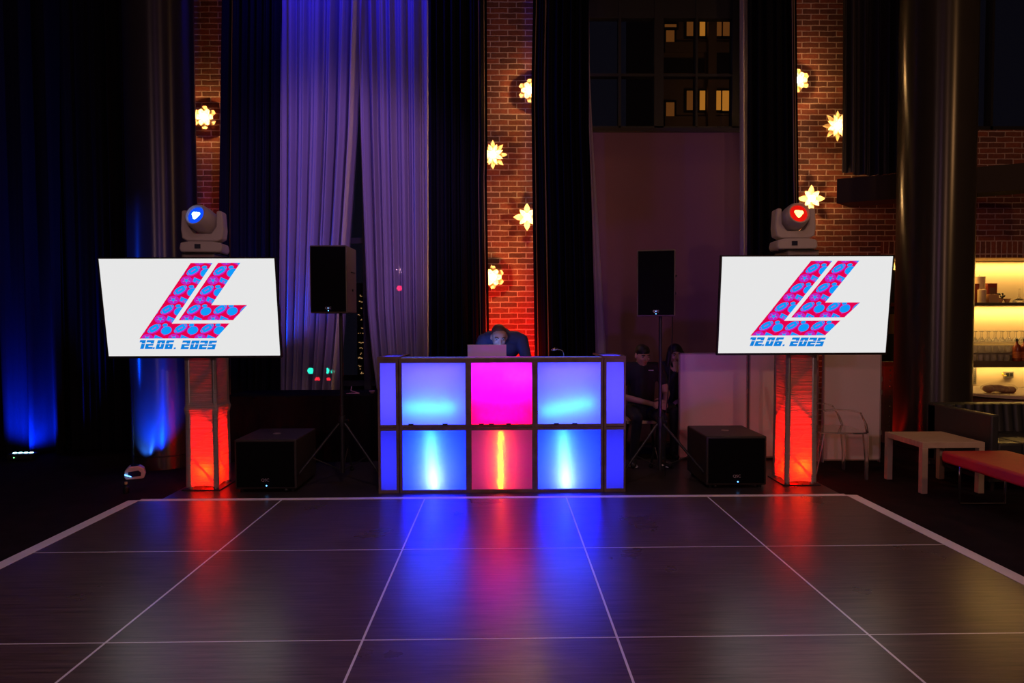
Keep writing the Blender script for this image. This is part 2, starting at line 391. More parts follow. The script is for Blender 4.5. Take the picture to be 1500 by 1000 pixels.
def wglass():
    m, N, L, B = nt('window_glass'); N.remove(B)
    t = N.new('ShaderNodeBsdfTransparent'); g = N.new('ShaderNodeBsdfGlossy'); g.inputs['Roughness'].default_value = .01
    fr = N.new('ShaderNodeFresnel'); fr.inputs[0].default_value = 1.35; mx = N.new('ShaderNodeMixShader')
    L.new(fr.outputs[0], mx.inputs[0]); L.new(t.outputs[0], mx.inputs[1]); L.new(g.outputs[0], mx.inputs[2])
    L.new(mx.outputs[0], N['Material Output'].inputs[0]); return m
M['wglass'] = wglass()
yw = YW+.2
window('window_1', xp1b, xp2a, .55, CEIL, yw, [(X(537, yw), .09), (X(470, yw), .05)], [(Z(353, yw, 520), .07), (Z(560, yw), .06), (Z(100, yw), .07)])
struct(MB().bb(xp1b, xp2a, YW, YW+WT, 0, .55).build('wall_back_sill', M['dark_paint']))
window('window_2', xp2b, xp3a, sill2, CEIL, yw, [(X(964, yw, 100), .115), (X(907, yw, 100), .03), (X(1019, yw, 100), .025), (X(1078, yw, 100), .12)], [(Z(111, yw), .035), (Z(8, yw), .33)])
window('window_3', wx, WR, wz, CEIL, yw, [(X(1450, yw, 100), .03)], [])
struct(MB().bb(xp2b-.05, xp3a+.05, YW-.02, YW+.3, sill2-.02, sill2+.02).build('trim_2', M['dark_paint']))
struct(MB().bb(-40, 40, YW+1.2, 90, -6.4, -6.0).build('ground', M['carpet']))
# ================================================================== BUILDINGS OUTSIDE
YO = 21.0
bl = thing('apartment_building', 'stone apartment block with orange lit windows seen through the tall upper window', 'building', (6.0, YO, 0))
def loc_to(o, root):
    o.data.transform(Matrix.Translation(-root.location)); o.parent = root; return o
a0 = at(973, 200, YO); a1 = at(1200, 0, YO)
fa = MB(); fa.bb(a0.x-.1, a0.x+9, YO, YO+6, -6, 16)
loc_to(fa.build('facade', M['facade']), bl)
pl = MB()
for (xa, xb) in ((1034, 1046), (1071, 1082)):
    p = at(xa, 100, YO); q = at(xb, 100, YO); pl.bb(p.x, q.x, YO-.25, YO, 0, 16)
for (ya, yb) in ((64, 78), (172, 186)):
    p = at(973, yb, YO); q = at(1120, ya, YO); pl.bb(p.x, q.x, YO-.12, YO, p.z, q.z)
loc_to(pl.build('pilaster', M['facade']), bl)
WINS = [(973, 37, 990, 41, 1), (975, 46, 987, 63, 1), (1005, 27, 1018, 54, 1), (1024, 27, 1032, 54, 0), (1048, 27, 1056, 54, 2), (1058, 27, 1070, 54, 2),
        (975, 151, 987, 173, 1), (1005, 134, 1018, 162, 1), (1024, 134, 1032, 162, 0), (1048, 134, 1055, 162, 0), (1057, 134, 1070, 163, 0), (975, 90, 1028, 104, 3), (1048, 80, 1070, 108, 3)]
for (x0, y0, x1, y1, k) in WINS:
    p = at(x0, y1, YO); q = at(x1, y0, YO)
    o = loc_to(MB().bb(p.x-.07, q.x+.07, YO-.06, YO-.005, p.z-.07, q.z+.07).build('window', M['black']), bl)
    g = MB().bb(p.x, q.x, YO-.075, YO-.065, p.z, q.z).build('pane', [M['lit'], M['lit2'], M['lit2'], M['black']][k])
    g.data.transform(Matrix.Translation(-bl.location)); g.parent = o
point('added_facade_light', (9, 13, 2.5), (1, .55, .2), 160, .3)  # added lamp out of view that lifts the building facade
tw = thing('city_tower', 'distant dark tower dotted with lit windows seen in the gap of the sheer curtains', 'building', at(527, 560, 60.0)-Vector((0, 0, 6)))
p = at(524, 580, 60); q = at(540, 430, 60)
loc_to(MB().bb(p.x, q.x, 60, 64, -6, q.z+1).build('tower_body', M['dark_paint']), tw)
tm = MB(); random.seed(3)
for k in range(38):
    px = random.uniform(525, 532); py = random.choice([433, 442, 452, 461, 468, 480, 487, 495, 502, 510, 518, 524, 536, 540, 546])+random.uniform(-1, 1)
    c = at(px, py, 59.95); tm.box(c, (random.uniform(.04, .16), .04, random.uniform(.03, .08)))
loc_to(tm.build('lit_windows', em('tower_window', (1, .55, .22), .35)), tw)['kind'] = 'stuff'
def streetlight(px, py, col, s, r, lab, y=14.0, cat='light'):
    c = at(px, py, y)
    t = thing('signal_lamp', lab, cat, c)
    MB().sph((0, 0, 0), r, 8).build('lamp_glass', em('signal', col, s), t, True)
    MB().tube([(0, r*1.4, -6-c.z), (0, r*1.4, 0)], .03, 8).build('lamp_pole', M['black'], t)
    MB().lathe([(r*1.2, .02), (r*1.3, r*2), (r*1.2, r*2.2)], n=12, rot=Matrix.Rotation(R(-90), 3, 'X')).build('lamp_housing', M['black'], t)
streetlight(455, 543, (.02, .9, .6), 10, .07, 'leftmost teal street signal glowing through the sheer curtain')
streetlight(478, 543, (.02, .9, .6), 10, .07, 'middle teal street signal glowing through the sheer curtain')
streetlight(487, 544, (.02, .9, .6), 6, .04, 'smallest teal street signal, nearest the curtain gap')
streetlight(465, 556, (1, .02, .04), 8, .06, 'left red street signal glowing low through the sheer curtain')
streetlight(481, 556, (1, .02, .04), 8, .05, 'right red street signal glowing low through the sheer curtain')
streetlight(585, 422, (1, .02, .1), 9, .06, 'single red light glowing through the right sheer curtain')
streetlight(475, 494, (.5, .7, 1), 3, .06, 'faint white light glowing through the left sheer curtain')
# ================================================================== DRAPES
def prof(lst, Y):
    pts = sorted([(at(px, py, Y).z, at(px, py, Y).x) for py, px in lst])
    def f(z):
        if z <= pts[0][0]: return pts[0][1]
        for (a, xa), (b, xb) in zip(pts, pts[1:]):
            if z <= b: return xa+(xb-xa)*(z-a)/(b-a)
        return pts[-1][1]
    return f
def drape(name, label, cat, left, right, Y, z0, z1, folds, amp, mat, seed=0, group=None, flare=0, fold_highlight=(), scallop=0, nu=None):
    fl, fr = prof(left, Y), prof(right, Y)
    rnd = random.Random(seed); ph = [rnd.uniform(0, 6.28) for _ in range(8)]
    def shape(u, z):
        zz = (z-z0)/(z1-z0)
        a = folds*2*math.pi*u
        w = math.sin(a+ph[0]+.5*math.sin(2.1*zz+ph[1])+1.3*math.sin(u*7+ph[2]))
        w = math.copysign(abs(w)**.75, w)
        w += .38*math.sin(1.73*a+ph[3]+1.1*zz)+.18*math.sin(3.1*a+ph[4]-.9*zz)
        return w*amp*(.85+.3*math.sin(u*5+ph[5]))*(1+flare*(1-zz))
    def f(u, v):
        z = z0+(z1-z0)*v
        if scallop: z += scallop*math.sin(u*math.pi)*(1-v)**3*-1
        xl, xr = fl(z), fr(z)
        return Vector((xl+(xr-xl)*u, Y+shape(u, z), z))
    nu = nu or int(folds*14); nv = 36
    base = Vector(((fl(z0)+fr(z0))/2, Y, z0))
    parts = [MB().grid(f, nu, nv)]
    if fold_highlight:
        root = thing(name, label, cat, base, 0, group)
        o = parts[0].build('drape_cloth', mat, smooth='all', recalc=False); loc_to(o, root)
        for (u0, wd) in fold_highlight:
            def g(u, v):
                z = z0+(z1-z0)*v; q = f(u0, v); return Vector((q.x+(u-.5)*wd, q.y-.012-.01*math.sin(u*math.pi), z))
            e = MB().grid(g, 3, nv).build('fold_highlight_strip', M['fold_highlight'], smooth='all', recalc=False); loc_to(e, root)
            e['label'] = 'fold edge catching the light, painted as a tan strip'
        return root
    o = parts[0].build(name, mat, smooth='all', loc=base, recalc=False)
    return tag(o, label, cat, group)
V = M['black_velvet']
drape('velvet_drape', 'black velvet drape at the far left, lit by bright blue streaks', 'curtain', [(500, -230)], [(500, 96)], 7.45, .02, 7.2, 9, .10, V, 1)
drape('velvet_drape', 'dark velvet drape between the blue-lit drape and the left round column', 'curtain', [(500, 92)], [(500, 215)], 7.55, .02, 7.2, 6, .055, V, 2)
drape('velvet_drape', 'black velvet drape behind the left round column, beside the brick pier', 'curtain', [(0, 205), (700, 210)], [(0, 283), (300, 287), (700, 288)], 7.75, .02, 7.2, 3, .05, V, 3)
drape('velvet_drape', 'black velvet drape left of the blue-purple sheer curtains', 'curtain', [(0, 325), (300, 321), (700, 322)], [(0, 411), (700, 408)], 7.62, .02, 7.2, 7, .045, V, 4, fold_highlight=[(.17, .014)])
drape('velvet_drape', 'black velvet drape between sheer curtain and left edge of middle brick pier', 'curtain', [(0, 627), (700, 628)], [(0, 713), (220, 714), (260, 713), (520, 717), (700, 719)], 7.62, .02, 7.2, 7, .045, V, 5, fold_highlight=[(.86, .016), (.95, .012)])
drape('velvet_drape', 'black velvet drape right of the middle brick pier', 'curtain', [(0, 781), (130, 778), (300, 780), (520, 783), (700, 784)], [(0, 862), (190, 862), (300, 866), (520, 872), (700, 875)], 7.62, .02, 7.2, 7, .045, V, 6, fold_highlight=[(.06, .012), (.23, .018)])
drape('velvet_drape', 'black velvet drape between plum wall and right brick pier', 'curtain', [(0, 1095), (700, 1095)], [(0, 1167), (300, 1171), (700, 1172)], 7.62, .02, 7.2, 6, .045, V, 8, fold_highlight=[(.87, .010), (.95, .012)])
dz = Z(252, 7.6, 1270)
drape('short_velvet_drape', 'short black drape ending above the dark beam beside right column', 'curtain', [(0, 1232), (250, 1230)], [(0, 1322), (250, 1322)], 7.55, dz, 7.2, 6, .06, pm('black_satin', (.035, .030, .028), .38, spec=.5), 9, scallop=.05)
SH = M['sheer']
zb = Z(575, 7.7, 450)
drape('sheer_curtain', 'left blue and purple sheer curtain beside the left velvet drape', 'curtain', [(0, 404), (300, 406), (575, 405)], [(0, 529), (190, 523), (300, 516), (400, 509), (480, 504), (575, 495)], 7.72, zb-.1, 7.2, 7, .075, SH, 11, flare=.3, nu=160)
drape('sheer_curtain', 'right blue and purple sheer curtain beside the middle velvet drape', 'curtain', [(0, 521), (190, 525), (300, 529), (450, 535), (520, 542), (575, 550)], [(0, 632), (575, 632)], 7.85, .3, 7.2, 7, .065, SH, 12, flare=.3, nu=160)
drape('sheer_edge_curtain', 'narrow pale sheer swept along the left of the plum wall', 'curtain', [(0, 855), (700, 860)], [(0, 863), (100, 864), (190, 868), (300, 875), (450, 884), (520, 888), (700, 890)], 7.76, .02, 7.2, 2, .03, SH, 13, nu=30)
drape('sheer_edge_curtain', 'narrow straight pale sheer at the right of the plum wall', 'curtain', [(0, 1083), (700, 1083)], [(0, 1098), (700, 1098)], 7.76, .02, 7.2, 1.5, .02, SH, 14, nu=24)
# ================================================================== COLUMNS, BEAM
def column(name, label, cx, cy, r):
    t = thing(name, label, 'column', (cx, cy, 0))
    MB().lathe([(r, .0), (r, CEIL)], n=96).build('shaft', M['column'], t, True)
    MB().lathe([(r+.001, .128), (r+.005, .130), (r+.005, .140), (r+.001, .142)], n=96).build('base_ring', M['black'], t, True)
cl = at(240, 400, 6.88); column('round_column', 'glossy dark round column lit blue at its foot, behind left screen', cl.x, 6.88, .335)
cr_ = at(1368, 400, 6.9); column('round_column', 'glossy dark round column right of the right screen, beside the bar', cr_.x, 6.9, .365)
bA = at(1226, 262, 7.62); bB = at(1620, 262, 6.55)
bt, bb_ = bA.z, Z(297, 7.6, 1230)
bm = MB()
v = []
for (p, dx, dy) in ((bA, 0, 0), (bB, 0, 0), (bB, 0, .25), (bA, .30, .27)):
    v.append((p.x+dx, p.y+dy))
bm.prism([(a, b) for a, b in v], bt-bb_, lambda u, vv, ww: Vector((u, vv, bb_+ww)))
tag(bm.build('ceiling_beam', M['leather'] if False else pm('dark_beam', (.03, .02, .015), .8), loc=(bA.x, bA.y, bb_)), 'dark slanting beam under the short drape, crossing behind the right column', 'beam')
# ================================================================== DANCE FLOOR
YR = 5.36; PL = 1.195
XS = [-3.072+1.2035*k for k in range(6)]; DH = .018
df = thing('dance_floor', 'glossy dark wood-grain dance floor of square panels with silver edging', 'dance floor', (0, 2.4, 0))
for i in range(5):
    for j in range(5):
        y1 = YR-PL*j; m = MB().bb(XS[i]+.003, XS[i+1]-.003, y1-PL+.003, y1-.003, .001, DH)
        o = m.build('floor_panel', M['dance'], bevel=.0015); loc_to(o, df)
ye = YR-5*PL
for i in range(1, 5):
    o = MB().bb(XS[i]-.0055, XS[i]+.0055, ye, YR, .002, DH+.0012).build('seam_strip', M['seam']); loc_to(o, df)
for j in range(1, 5):
    o = MB().bb(XS[0], XS[5], YR-PL*j-.003, YR-PL*j+.003, .002, DH+.0006).build('seam_strip', M['seam']); loc_to(o, df)
def ramp(p0, p1, out, name='edge_ramp'):
    m = MB(); p0 = Vector(p0); p1 = Vector(p1); out = Vector(out)
    a = [p0+Vector((0, 0, DH+.001)), p0+out*.10+Vector((0, 0, DH-.003)), p0+out*.112+Vector((0, 0, .004)), p0+out*.112, p0]
    b = [q+(p1-p0) for q in a]
    if name == 'corner': pass
    m.rings([a, b]); o = m.build('edge_ramp', M['ramp'], bevel=.001); loc_to(o, df)
ramp((XS[0], ye, 0), (XS[0], YR+.03, 0), (-1, 0, 0)); ramp((XS[5], ye, 0), (XS[5], YR+.03, 0), (1, 0, 0))
o = MB().bb(XS[0], XS[5], YR, YR+.055, 0, DH+.002).build('edge_ramp', M['ramp'], bevel=.002); loc_to(o, df)
sp_ = MB().bb(-2.93, 2.945, YR+.058, 6.9, 0, .002).build('stage_board', M['stage'], loc=(0, 6.1, 0))
tag(sp_, 'dark glossy floor boards under the booth and stands, behind the silver edge', 'stage')
# ================================================================== TELEVISIONS
def clip(poly, cp):
    def ins(p, a, b): return (b[0]-a[0])*(p[1]-a[1])-(b[1]-a[1])*(p[0]-a[0]) >= 0
    def inter(p, q, a, b):
        dx, dy = q[0]-p[0], q[1]-p[1]; ex, ey = b[0]-a[0], b[1]-a[1]
        t = ((a[0]-p[0])*ey-(a[1]-p[1])*ex)/(dx*ey-dy*ex); return (p[0]+t*dx, p[1]+t*dy)
    out = poly
    for i in range(len(cp)):
        a, b = cp[i], cp[(i+1) % len(cp)]; src = out; out = []
        if not src: break
        for k in range(len(src)):
            p, q = src[k-1], src[k]
            if ins(q, a, b):
                if not ins(p, a, b): out.append(inter(p, q, a, b))
                out.append(q)
            elif ins(p, a, b): out.append(inter(p, q, a, b))
    return out
SW, SHt = 1.487, .842
def c8(cx, cy):
    x = 180+cx/5.882; y = 360+cy/5.882; v = (y-378.8)/144.2; u = (x-147-11.2*v)/(255.2-2.6*v)
    return ((u-.5)*SW, (.5-v)*SHt)
ARMS = [[(590, 148), (778, 148), (420, 672), (230.6, 672)], [(230.6, 672), (918, 672), (800, 803), (140, 803)],
        [(825, 147), (1015, 147), (762, 512), (572, 512)], [(572, 512), (1072, 512), (950, 643), (480, 643)]]
def ell(cx, cy, a, b, deg, n=18, k0=0, k1=None):
    t = R(deg); return [(cx+a*math.cos(2*math.pi*k/n)*math.cos(t)-b*math.sin(2*math.pi*k/n)*math.sin(t), cy+a*math.cos(2*math.pi*k/n)*math.sin(t)+b*math.sin(2*math.pi*k/n)*math.cos(t)) for k in range(n)]
def quad(cx, cy, w, h, deg):
    t = R(deg); return [(cx+x*math.cos(t)-y*math.sin(t), cy+x*math.sin(t)+y*math.cos(t)) for x, y in ((-w/2, -h/2), (w/2, -h/2), (w/2, h/2), (-w/2, h/2))]
def cell(x, y):
    L = []
    # (polygon, material 1 magenta / 2 blue / 0 red, layer)
    L.append((ell(x+3, y+5, 68, 34, -30), 1, 1)); L.append((ell(x, y, 64, 27, -30), 2, 2))
    L.append((quad(x, y, 40, 7, -30), 1, 3))
    
    for s in (-1, 1): L.append((quad(x+s*47*math.cos(R(-32)), y+s*47*math.sin(R(-32)), 6, 42, -32), 1, 3))
    L.append((ell(x+104, y+18, 52, 38, -20), 1, 1)); L.append((ell(x+106, y+20, 47, 34, -20), 2, 2))
    L.append((ell(x+96, y-28, 23, 14, -10), 2, 4))
    L.append((ell(x-60, y+86, 50, 36, -8), 1, 1)); L.append((ell(x-60, y+86, 30, 20, -8), 1, 2)); L.append((ell(x-60, y+86, 30, 20, -8), 1, 3)); L.append((ell(x-60, y+86, 17, 14, 0, 5), 2, 4))
    for k in range(5):
        a = k*2*math.pi/5+.3; L.append((quad(x-60+26*math.cos(a), y+86+18*math.sin(a), 12, 6, math.degrees(a)), 2, 4))
    L.append((quad(x+30, y+92, 80, 50, 24), 1, 1)); L.append((quad(x+32, y+90, 66, 38, 24), 2, 2)); L.append((quad(x+34, y+92, 26, 7, 24), 1, 3)); L.append((quad(x+28, y+104, 22, 6, 24), 1, 3)); L.append((quad(x+28, y+98, 6, 20, 24), 1, 3))
    L.append((quad(x+92, y+60, 30, 8, -30), 1, 1))
    return L
def glyph(ch):
    t, h = .42, .25
    T, Bm, Mm = (0, 1-h, 1, 1), (0, 0, 1, h), (0, .5-h/2, 1, .5+h/2)
    return {'0': [T, Bm, (0, 0, t, 1), (1-t, 0, 1, 1)], '1': [(.35, 0, .35+t*1.1, 1), (.05, 1-h, .4, 1)], '2': [T, Bm, Mm, (1-t, .5, 1, 1), (0, 0, t, .5)],
            '5': [T, Bm, Mm, (0, .5, t, 1), (1-t, 0, 1, .5)], '6': [T, Bm, Mm, (0, 0, t, 1), (1-t, 0, 1, .5)], '.': [(0, 0, 1, .2)]}[ch]
def tv(label, ctr, tilt, rz=0):
    t = thing('flat_screen_tv', label, 'television', ctr, rz); t.rotation_euler = (R(-tilt), 0, rz)
    t.rotation_euler = (R(-tilt), 0, rz)
    b = .012
    c = MB(); c.bb(-SW/2-b, SW/2+b, .002, .03, -SHt/2-b*1.6, SHt/2+b)
    c.bb(-SW*.36, SW*.36, .03, .065, -SHt*.4, SHt*.3)
    c.build('tv_case', M['black'], t, bevel=.003)
    fr = MB(); fr.bb(-SW/2-b, -SW/2, -.004, .002, -SHt/2-b*1.6, SHt/2+b); fr.bb(SW/2, SW/2+b, -.004, .002, -SHt/2-b*1.6, SHt/2+b)
    fr.bb(-SW/2, SW/2, -.004, .002, SHt/2, SHt/2+b); fr.bb(-SW/2, SW/2, -.004, .002, -SHt/2-b*1.6, -SHt/2)
    fr.build('bezel', M['black'], t)
    MB().bb(-SW/2, SW/2, -.001, .002, -SHt/2, SHt/2).build('screen', M['screen'], t)
    lg = MB()
    for arm in ARMS:
        lg.mi = 0; lg.flat([c8(*p) for p in arm], -.0012)
        for i in range(-5, 6):
            for j in range(-2, 6):
                for poly, mi, ly in cell(612+228*i-115*j, 212+167*j):
                    c = clip(poly, arm)
                    if len(c) > 2:
                        lg.mi = mi; lg.flat([c8(*p) for p in c], -.0012-.00025*ly)
    lg.build('logo', [M['scr_red'], M['scr_mag'], M['scr_blue']], t, recalc=False)['label'] = 'red and blue double L emblem filled with sports balls'
    tx = MB()
    for ch, x0, wd in (('1', 120, 66), ('2', 182, 66), ('.', 250, 17), ('0', 276, 66), ('6', 352, 66), ('.', 432, 17), ('2', 492, 68), ('0', 570, 68), ('2', 646, 68), ('5', 722, 66)):
        for (a0_, b0, a1_, b1) in glyph(ch):
            for (lo, hi) in ((0, .57), (.63, 1)):
                l, h = max(b0, lo), min(b1, hi)
                if h <= l: continue
                def P(a, b_): return c8(x0+a*wd+b_*22, 902-b_*78-(795-x0)*.010)
                tx.flat([P(a0_, l), P(a1_, l), P(a1_, h), P(a0_, h)], -.0016)
    tx.build('date_text', M['scr_date'], t, recalc=False)['label'] = 'slanted blue date 12.06. 2025'
    return t
cL = at(279.5, 450.7, 5.545); cR = at(1178.8, 446.8, 5.53)
tvL = tv('wall-size white screen on the left light stand, lit blue drapes behind it', cL, -7.5)
tvR = tv('large white screen on the right light stand, beside the ghost chair', cR, -6.0)
tvL['label'] = 'large white screen in front of the left column, emblem and date on it'
tvR['label'] = 'large white screen in front of the right brick wall, emblem and date on it'
# ================================================================== TRUSS TOTEMS
def totem(label, x0, Y0, wd, band, topz, pw, e, zj=.72):
    t = thing('truss_totem', label, 'truss stand', (x0+wd/2, Y0+wd/2, 0)); h = wd/2-.03
    MB().bb(-wd/2-.03, wd/2+.03, -wd/2-.03, wd/2+.03, .0, .012).build('base_plate', M['metal_black'], t)
    MB().bb(-wd/2, wd/2, -wd/2, wd/2, topz-.012, topz).build('top_plate', M['metal_black'], t)
    ch = MB()
    for sx in (-1, 1):
        for sy in (-1, 1): ch.tube([(sx*h, sy*h, .012), (sx*h, sy*h, topz-.012)], .024, 12)
    ch.build('chord', M['alu'], t, True)
    dg = MB(); n = 8; st = (topz-.1)/n
    for k in range(n):
        z0 = .06+k*st; z1 = z0+st; s = 1 if k % 2 else -1
        dg.tube([(-h*s, -h, z0), (h*s, -h, z1)], .008, 8); dg.tube([(-h*s, h, z0), (h*s, h, z1)], .008, 8)
        dg.tube([(h, -h*s, z0), (h, h*s, z1)], .008, 8); dg.tube([(-h, -h*s, z0), (-h, h*s, z1)], .008, 8)
    dg.build('lattice_brace', M['alu'], t, True)
    if zj:
        j = MB(); q = h+.012
        for z in (zj-.02, zj+.02):
            j.bb(-q, q, -q, -q+.05, z-.006, z+.006); j.bb(-q, q, q-.05, q, z-.006, z+.006); j.bb(-q, -q+.05, -q, q, z-.006, z+.006); j.bb(q-.05, q, -q, q, z-.006, z+.006)
        j.build('joint_plate', M['alu'], t)
    a = wd/2; NV = 70; NU = 12
    def sleeve(z):
        k = 0
        if zj: k = .010*math.exp(-((z-zj)/.03)**2)
        k -= .010*math.sin(min(1, max(0, (z-.05)/(topz-.1)))*math.pi)*.4
        return a+k
    rg = []
    for i in range(NV+1):
        z = .05+(topz-.05)*i/NV; s = sleeve(z); ring = []
        for side in range(4):
            for u in range(NU):
                f = -1+2*u/NU
                inn = .012*(1-f*f)                     # cloth pulled in between the chords
                zz = z
                if i == 0: zz = .022+.022*(1-f*f)*(1 if side else .7)
                p = {0: (f*s, -s+inn), 1: (s-inn, f*s), 2: (-f*s, s-inn), 3: (-s+inn, -f*s)}[side]
                ring.append(Vector((p[0], p[1], zz)))
        rg.append(ring)
    MB().rings(rg, cap=False).build('spandex_cover', M['spandex'], t, 'all')
    for zz_ in (.10, .28, .48): point('totem_light', (.0, .02, zz_), (1, .0, .0), pw*.55, .03, t)
    point('totem_light', (.02, -.075, .17), (1, .10, .0), e, .02, t)
    # light fixture on the plate inside
    MB().lathe([(.05, .012), (.06, .02), (.06, .07), (.045, .08)], (0, .03, 0), 20).build('led_fixture', M['black'], t, True)
    # bracket up to the screen
    MB().bb(-.04, .04, -wd/2-.185, -wd/2+.03, 1.50, 1.62).build('screen_bracket', M['metal_black'], t)
    return t
gl = at(273, 717, 5.76); gR = at(1150.5, 714, 5.78)
TZ = at(300, 373, 5.9).z
totL = totem('white fabric-covered truss stand glowing red below the left screen', gl.x, 5.76, .285, 0, TZ, 10, .9, .73)
TZ2 = at(1165, 368, 5.9).z
totR = totem('white fabric-covered truss stand glowing red below the right screen', gR.x, 5.78, .285, 0, TZ2, 12, 1.2, 0)
# ================================================================== MOVING HEADS
def moving_head(label, loc, rz, yaw, pitch, col):
    t = thing('moving_head_light', label, 'stage light', loc, rz)
    b = MB()
    b.prism([(-.17, .0), (.17, 0), (.185, .03), (.175, .085), (.10, .10), (-.10, .10), (-.175, .085), (-.185, .03)], .22, lambda u, v, w_: Vector((u, -.11+w_, v+.012)))
    b.build('base', M['white_pl'], t, True, .012)
    for sx in (-1, 1):
        for sy in (-1, 1): MB().lathe([(.018, 0), (.02, .015)], (sx*.14, sy*.08, 0), 10).build('rubber_foot', M['black'], t)
    MB().bb(-.05, .0, -.116, -.108, .045, .085).build('display', M['dark_lcd'], t)
    y = MB(); outl = []
    outl = [(-.175, .14), (-.13, .118), (.13, .118), (.175, .14), (.185, .22), (.175, .385), (.155, .395), (.125, .39), (.12, .25), (.075, .185), (-.075, .185), (-.12, .25), (-.125, .39), (-.155, .395), (-.175, .385), (-.185, .22)]
    y.prism(outl, .13, lambda u, v, w_: Vector((u, -.065+w_, v)))
    y.build('yoke', M['white_pl'], t, True, .012)
    hd = thing('x', None, None); del hd
    Rm = Matrix.Rotation(R(yaw), 3, 'Z') @ Matrix.Rotation(R(pitch), 3, 'X')   # head axis -Y outwards
    A = Rm @ Matrix.Rotation(R(90), 3, 'X')                                    # lathe z -> -Y
    c = Vector((0, 0, .305))
    MB().lathe([(.02, -.15), (.075, -.145), (.10, -.11), (.115, -.04), (.118, .03), (.112, .10), (.098, .135), (.090, .137), (.082, .128), (.080, .11)], c, 32, A).build('lamp_head', M['white_pl'], t, True)
    ln = MB().lathe([(.080, .112), (.079, .116), (.0, .122)], c, 32, A).build('lens', col[0], t, True)
    hp = MB(); hp.lathe([(.032, .124), (.030, .126), (.0, .127)], c, 16, A)
    for k in range(3):
        a = k*2.1+.4; off = A @ Vector((.026*math.cos(a), .022*math.sin(a), 0)); hp.lathe([(.02, .125), (.0, .127)], c+off, 10, A)
    hp.build('lens_hotspot', col[1], ln, True)
    d = A @ Vector((0, 0, 1))
    spot('beam', c+d*.16, c+d*2, col[2], col[3], 26, .5, .04, t)
    return t
mL = at(300, 372, 5.9); mR = at(1164, 367, 5.9)
moving_head('white moving-head light shining blue on the left truss stand', (mL.x, 5.905, TZ), R(6), -18, -18, (M['blue_lens'], M['blue_hot'], (.01, .08, 1), 60))
mR = at(1163, 367, 5.9)
moving_head('white moving-head light glowing red on the right truss stand', (mR.x, 5.925, TZ2), R(-4), 3, -14, (M['red_lens'], M['red_hot'], (1, .02, .01), 15))
# ================================================================== DJ BOOTH
YF = 5.60
bx0, bx1 = at(553.5, 623, YF).x, at(916.5, 623, YF).x
bz1 = at(735, 524.5, YF).z
db = thing('dj_booth', 'glowing blue and magenta panelled booth with tan frame, behind the dance floor', 'booth', ((bx0+bx1)/2, YF, 0))
OX = (bx0+bx1)/2
def bX(px): return at(px, 623, YF).x-OX
def bZ(py): return at(735, py, YF).z
cols = [(557, 580), (589, 682), (690.5, 779.5), (788, 880), (888.5, 914)]
zm0, zm1 = bZ(630), bZ(621.5); zt = bZ(531); zbm = .028
def frame(x0, x1, tag_=None):
    f = MB(); d0, d1 = 0, .03; e = .022
    return f
# each module is a framed face; vertical members between them
fr = MB()
vm = [(bx0-OX, bX(557)), (bX(580), bX(584)), (bX(585), bX(589)), (bX(682), bX(690.5)), (bX(779.5), bX(788)), (bX(880), bX(884)), (bX(885), bX(888.5)), (bX(914), bx1-OX)]
for a, b in vm:
    m = MB().bb(a, b, 0, .035, 0.0, bz1); m.build('frame_upright', M['frame_tan'], db, bevel=.002)
for (a, b) in ((0, zbm), (zm0, (zm0+zm1)/2-.002), ((zm0+zm1)/2+.002, zm1), (zt, bz1)):
    for c0, c1 in cols:
        MB().bb(bX(c0)-.004, bX(c1)+.004, .003, .032, a, b).build('frame_rail', M['frame_tan'], db, bevel=.002)
for px in (602, 652, 705, 720, 745, 815, 842):
    x = bX(px); MB().bb(x-.022, x+.022, -.004, .004, zm1-.002, zm1+.010).build('panel_clip', M['black'], db)
pan = []
for i, (c0, c1) in enumerate(cols):
    for z0, z1 in ((zbm, zm0), (zm1, zt)):
        o = MB().grid(lambda u, v: Vector((bX(c0)-.003+(bX(c1)-bX(c0)+.006)*u, .016+.002*math.sin(u*3.14), z0-.003+(z1-z0+.006)*v)), 8, 8).build('light_panel', M['acrylic'], db, 'all', recalc=False)
DEP = .42
# dividers and back boards
edges = [bx0-OX+.004, bX(584.5), bX(686), bX(784), bX(884.5), bx1-OX-.004]
dv = MB()
for x in edges[1:-1]: dv.bb(x-.004, x+.004, .035, DEP, .012, bz1-.03)
for a, b in zip(edges, edges[1:]): dv.bb(a+.004, b-.004, .035, DEP-.004, (zm0+zm1)/2-.004, (zm0+zm1)/2+.004)
dv.build('divider', M['cell_white'], db)
MB().bb(bx0-OX+.004, bx1-OX-.004, DEP, DEP+.008, 0.012, bz1-.10).build('back_board', M['cell_white'], db)
MB().bb(bx0-OX+.004, bx1-OX-.004, .035, DEP, 0.0, .012).build('bottom_board', M['cell_white'], db)
for s in (0, 1):
    x = (bx0-OX) if s == 0 else (bx1-OX)
    o = MB().bb(min(x, x+(.006 if s == 0 else -.006)), max(x, x+(.006 if s == 0 else -.006)), .035, DEP+.25, .0, bz1).build('side_panel', M['cell_white'], db)
# top: shallow front ledge plus translucent caps at both ends
MB().bb(bX(586), bX(884), .0, .14, bz1, bz1+.008).build('top_ledge', M['acrylic'], db)
for a, b in ((bx0-OX, bX(588)), (bX(881), bx1-OX)):
    MB().bb(a, b, 0.0, DEP+.12, bz1, bz1+.010).build('top_cap', M['acrylic'], db)
    q = MB(); q.bb(a, b, -.002, .016, bz1-.004, bz1+.016); q.bb(a, a+.02, 0, DEP+.12, bz1+.0, bz1+.016); q.bb(b-.02, b, 0, DEP+.12, bz1, bz1+.016); q.build('cap_frame', M['frame_tan'], db)
TBZ = bz1-.075
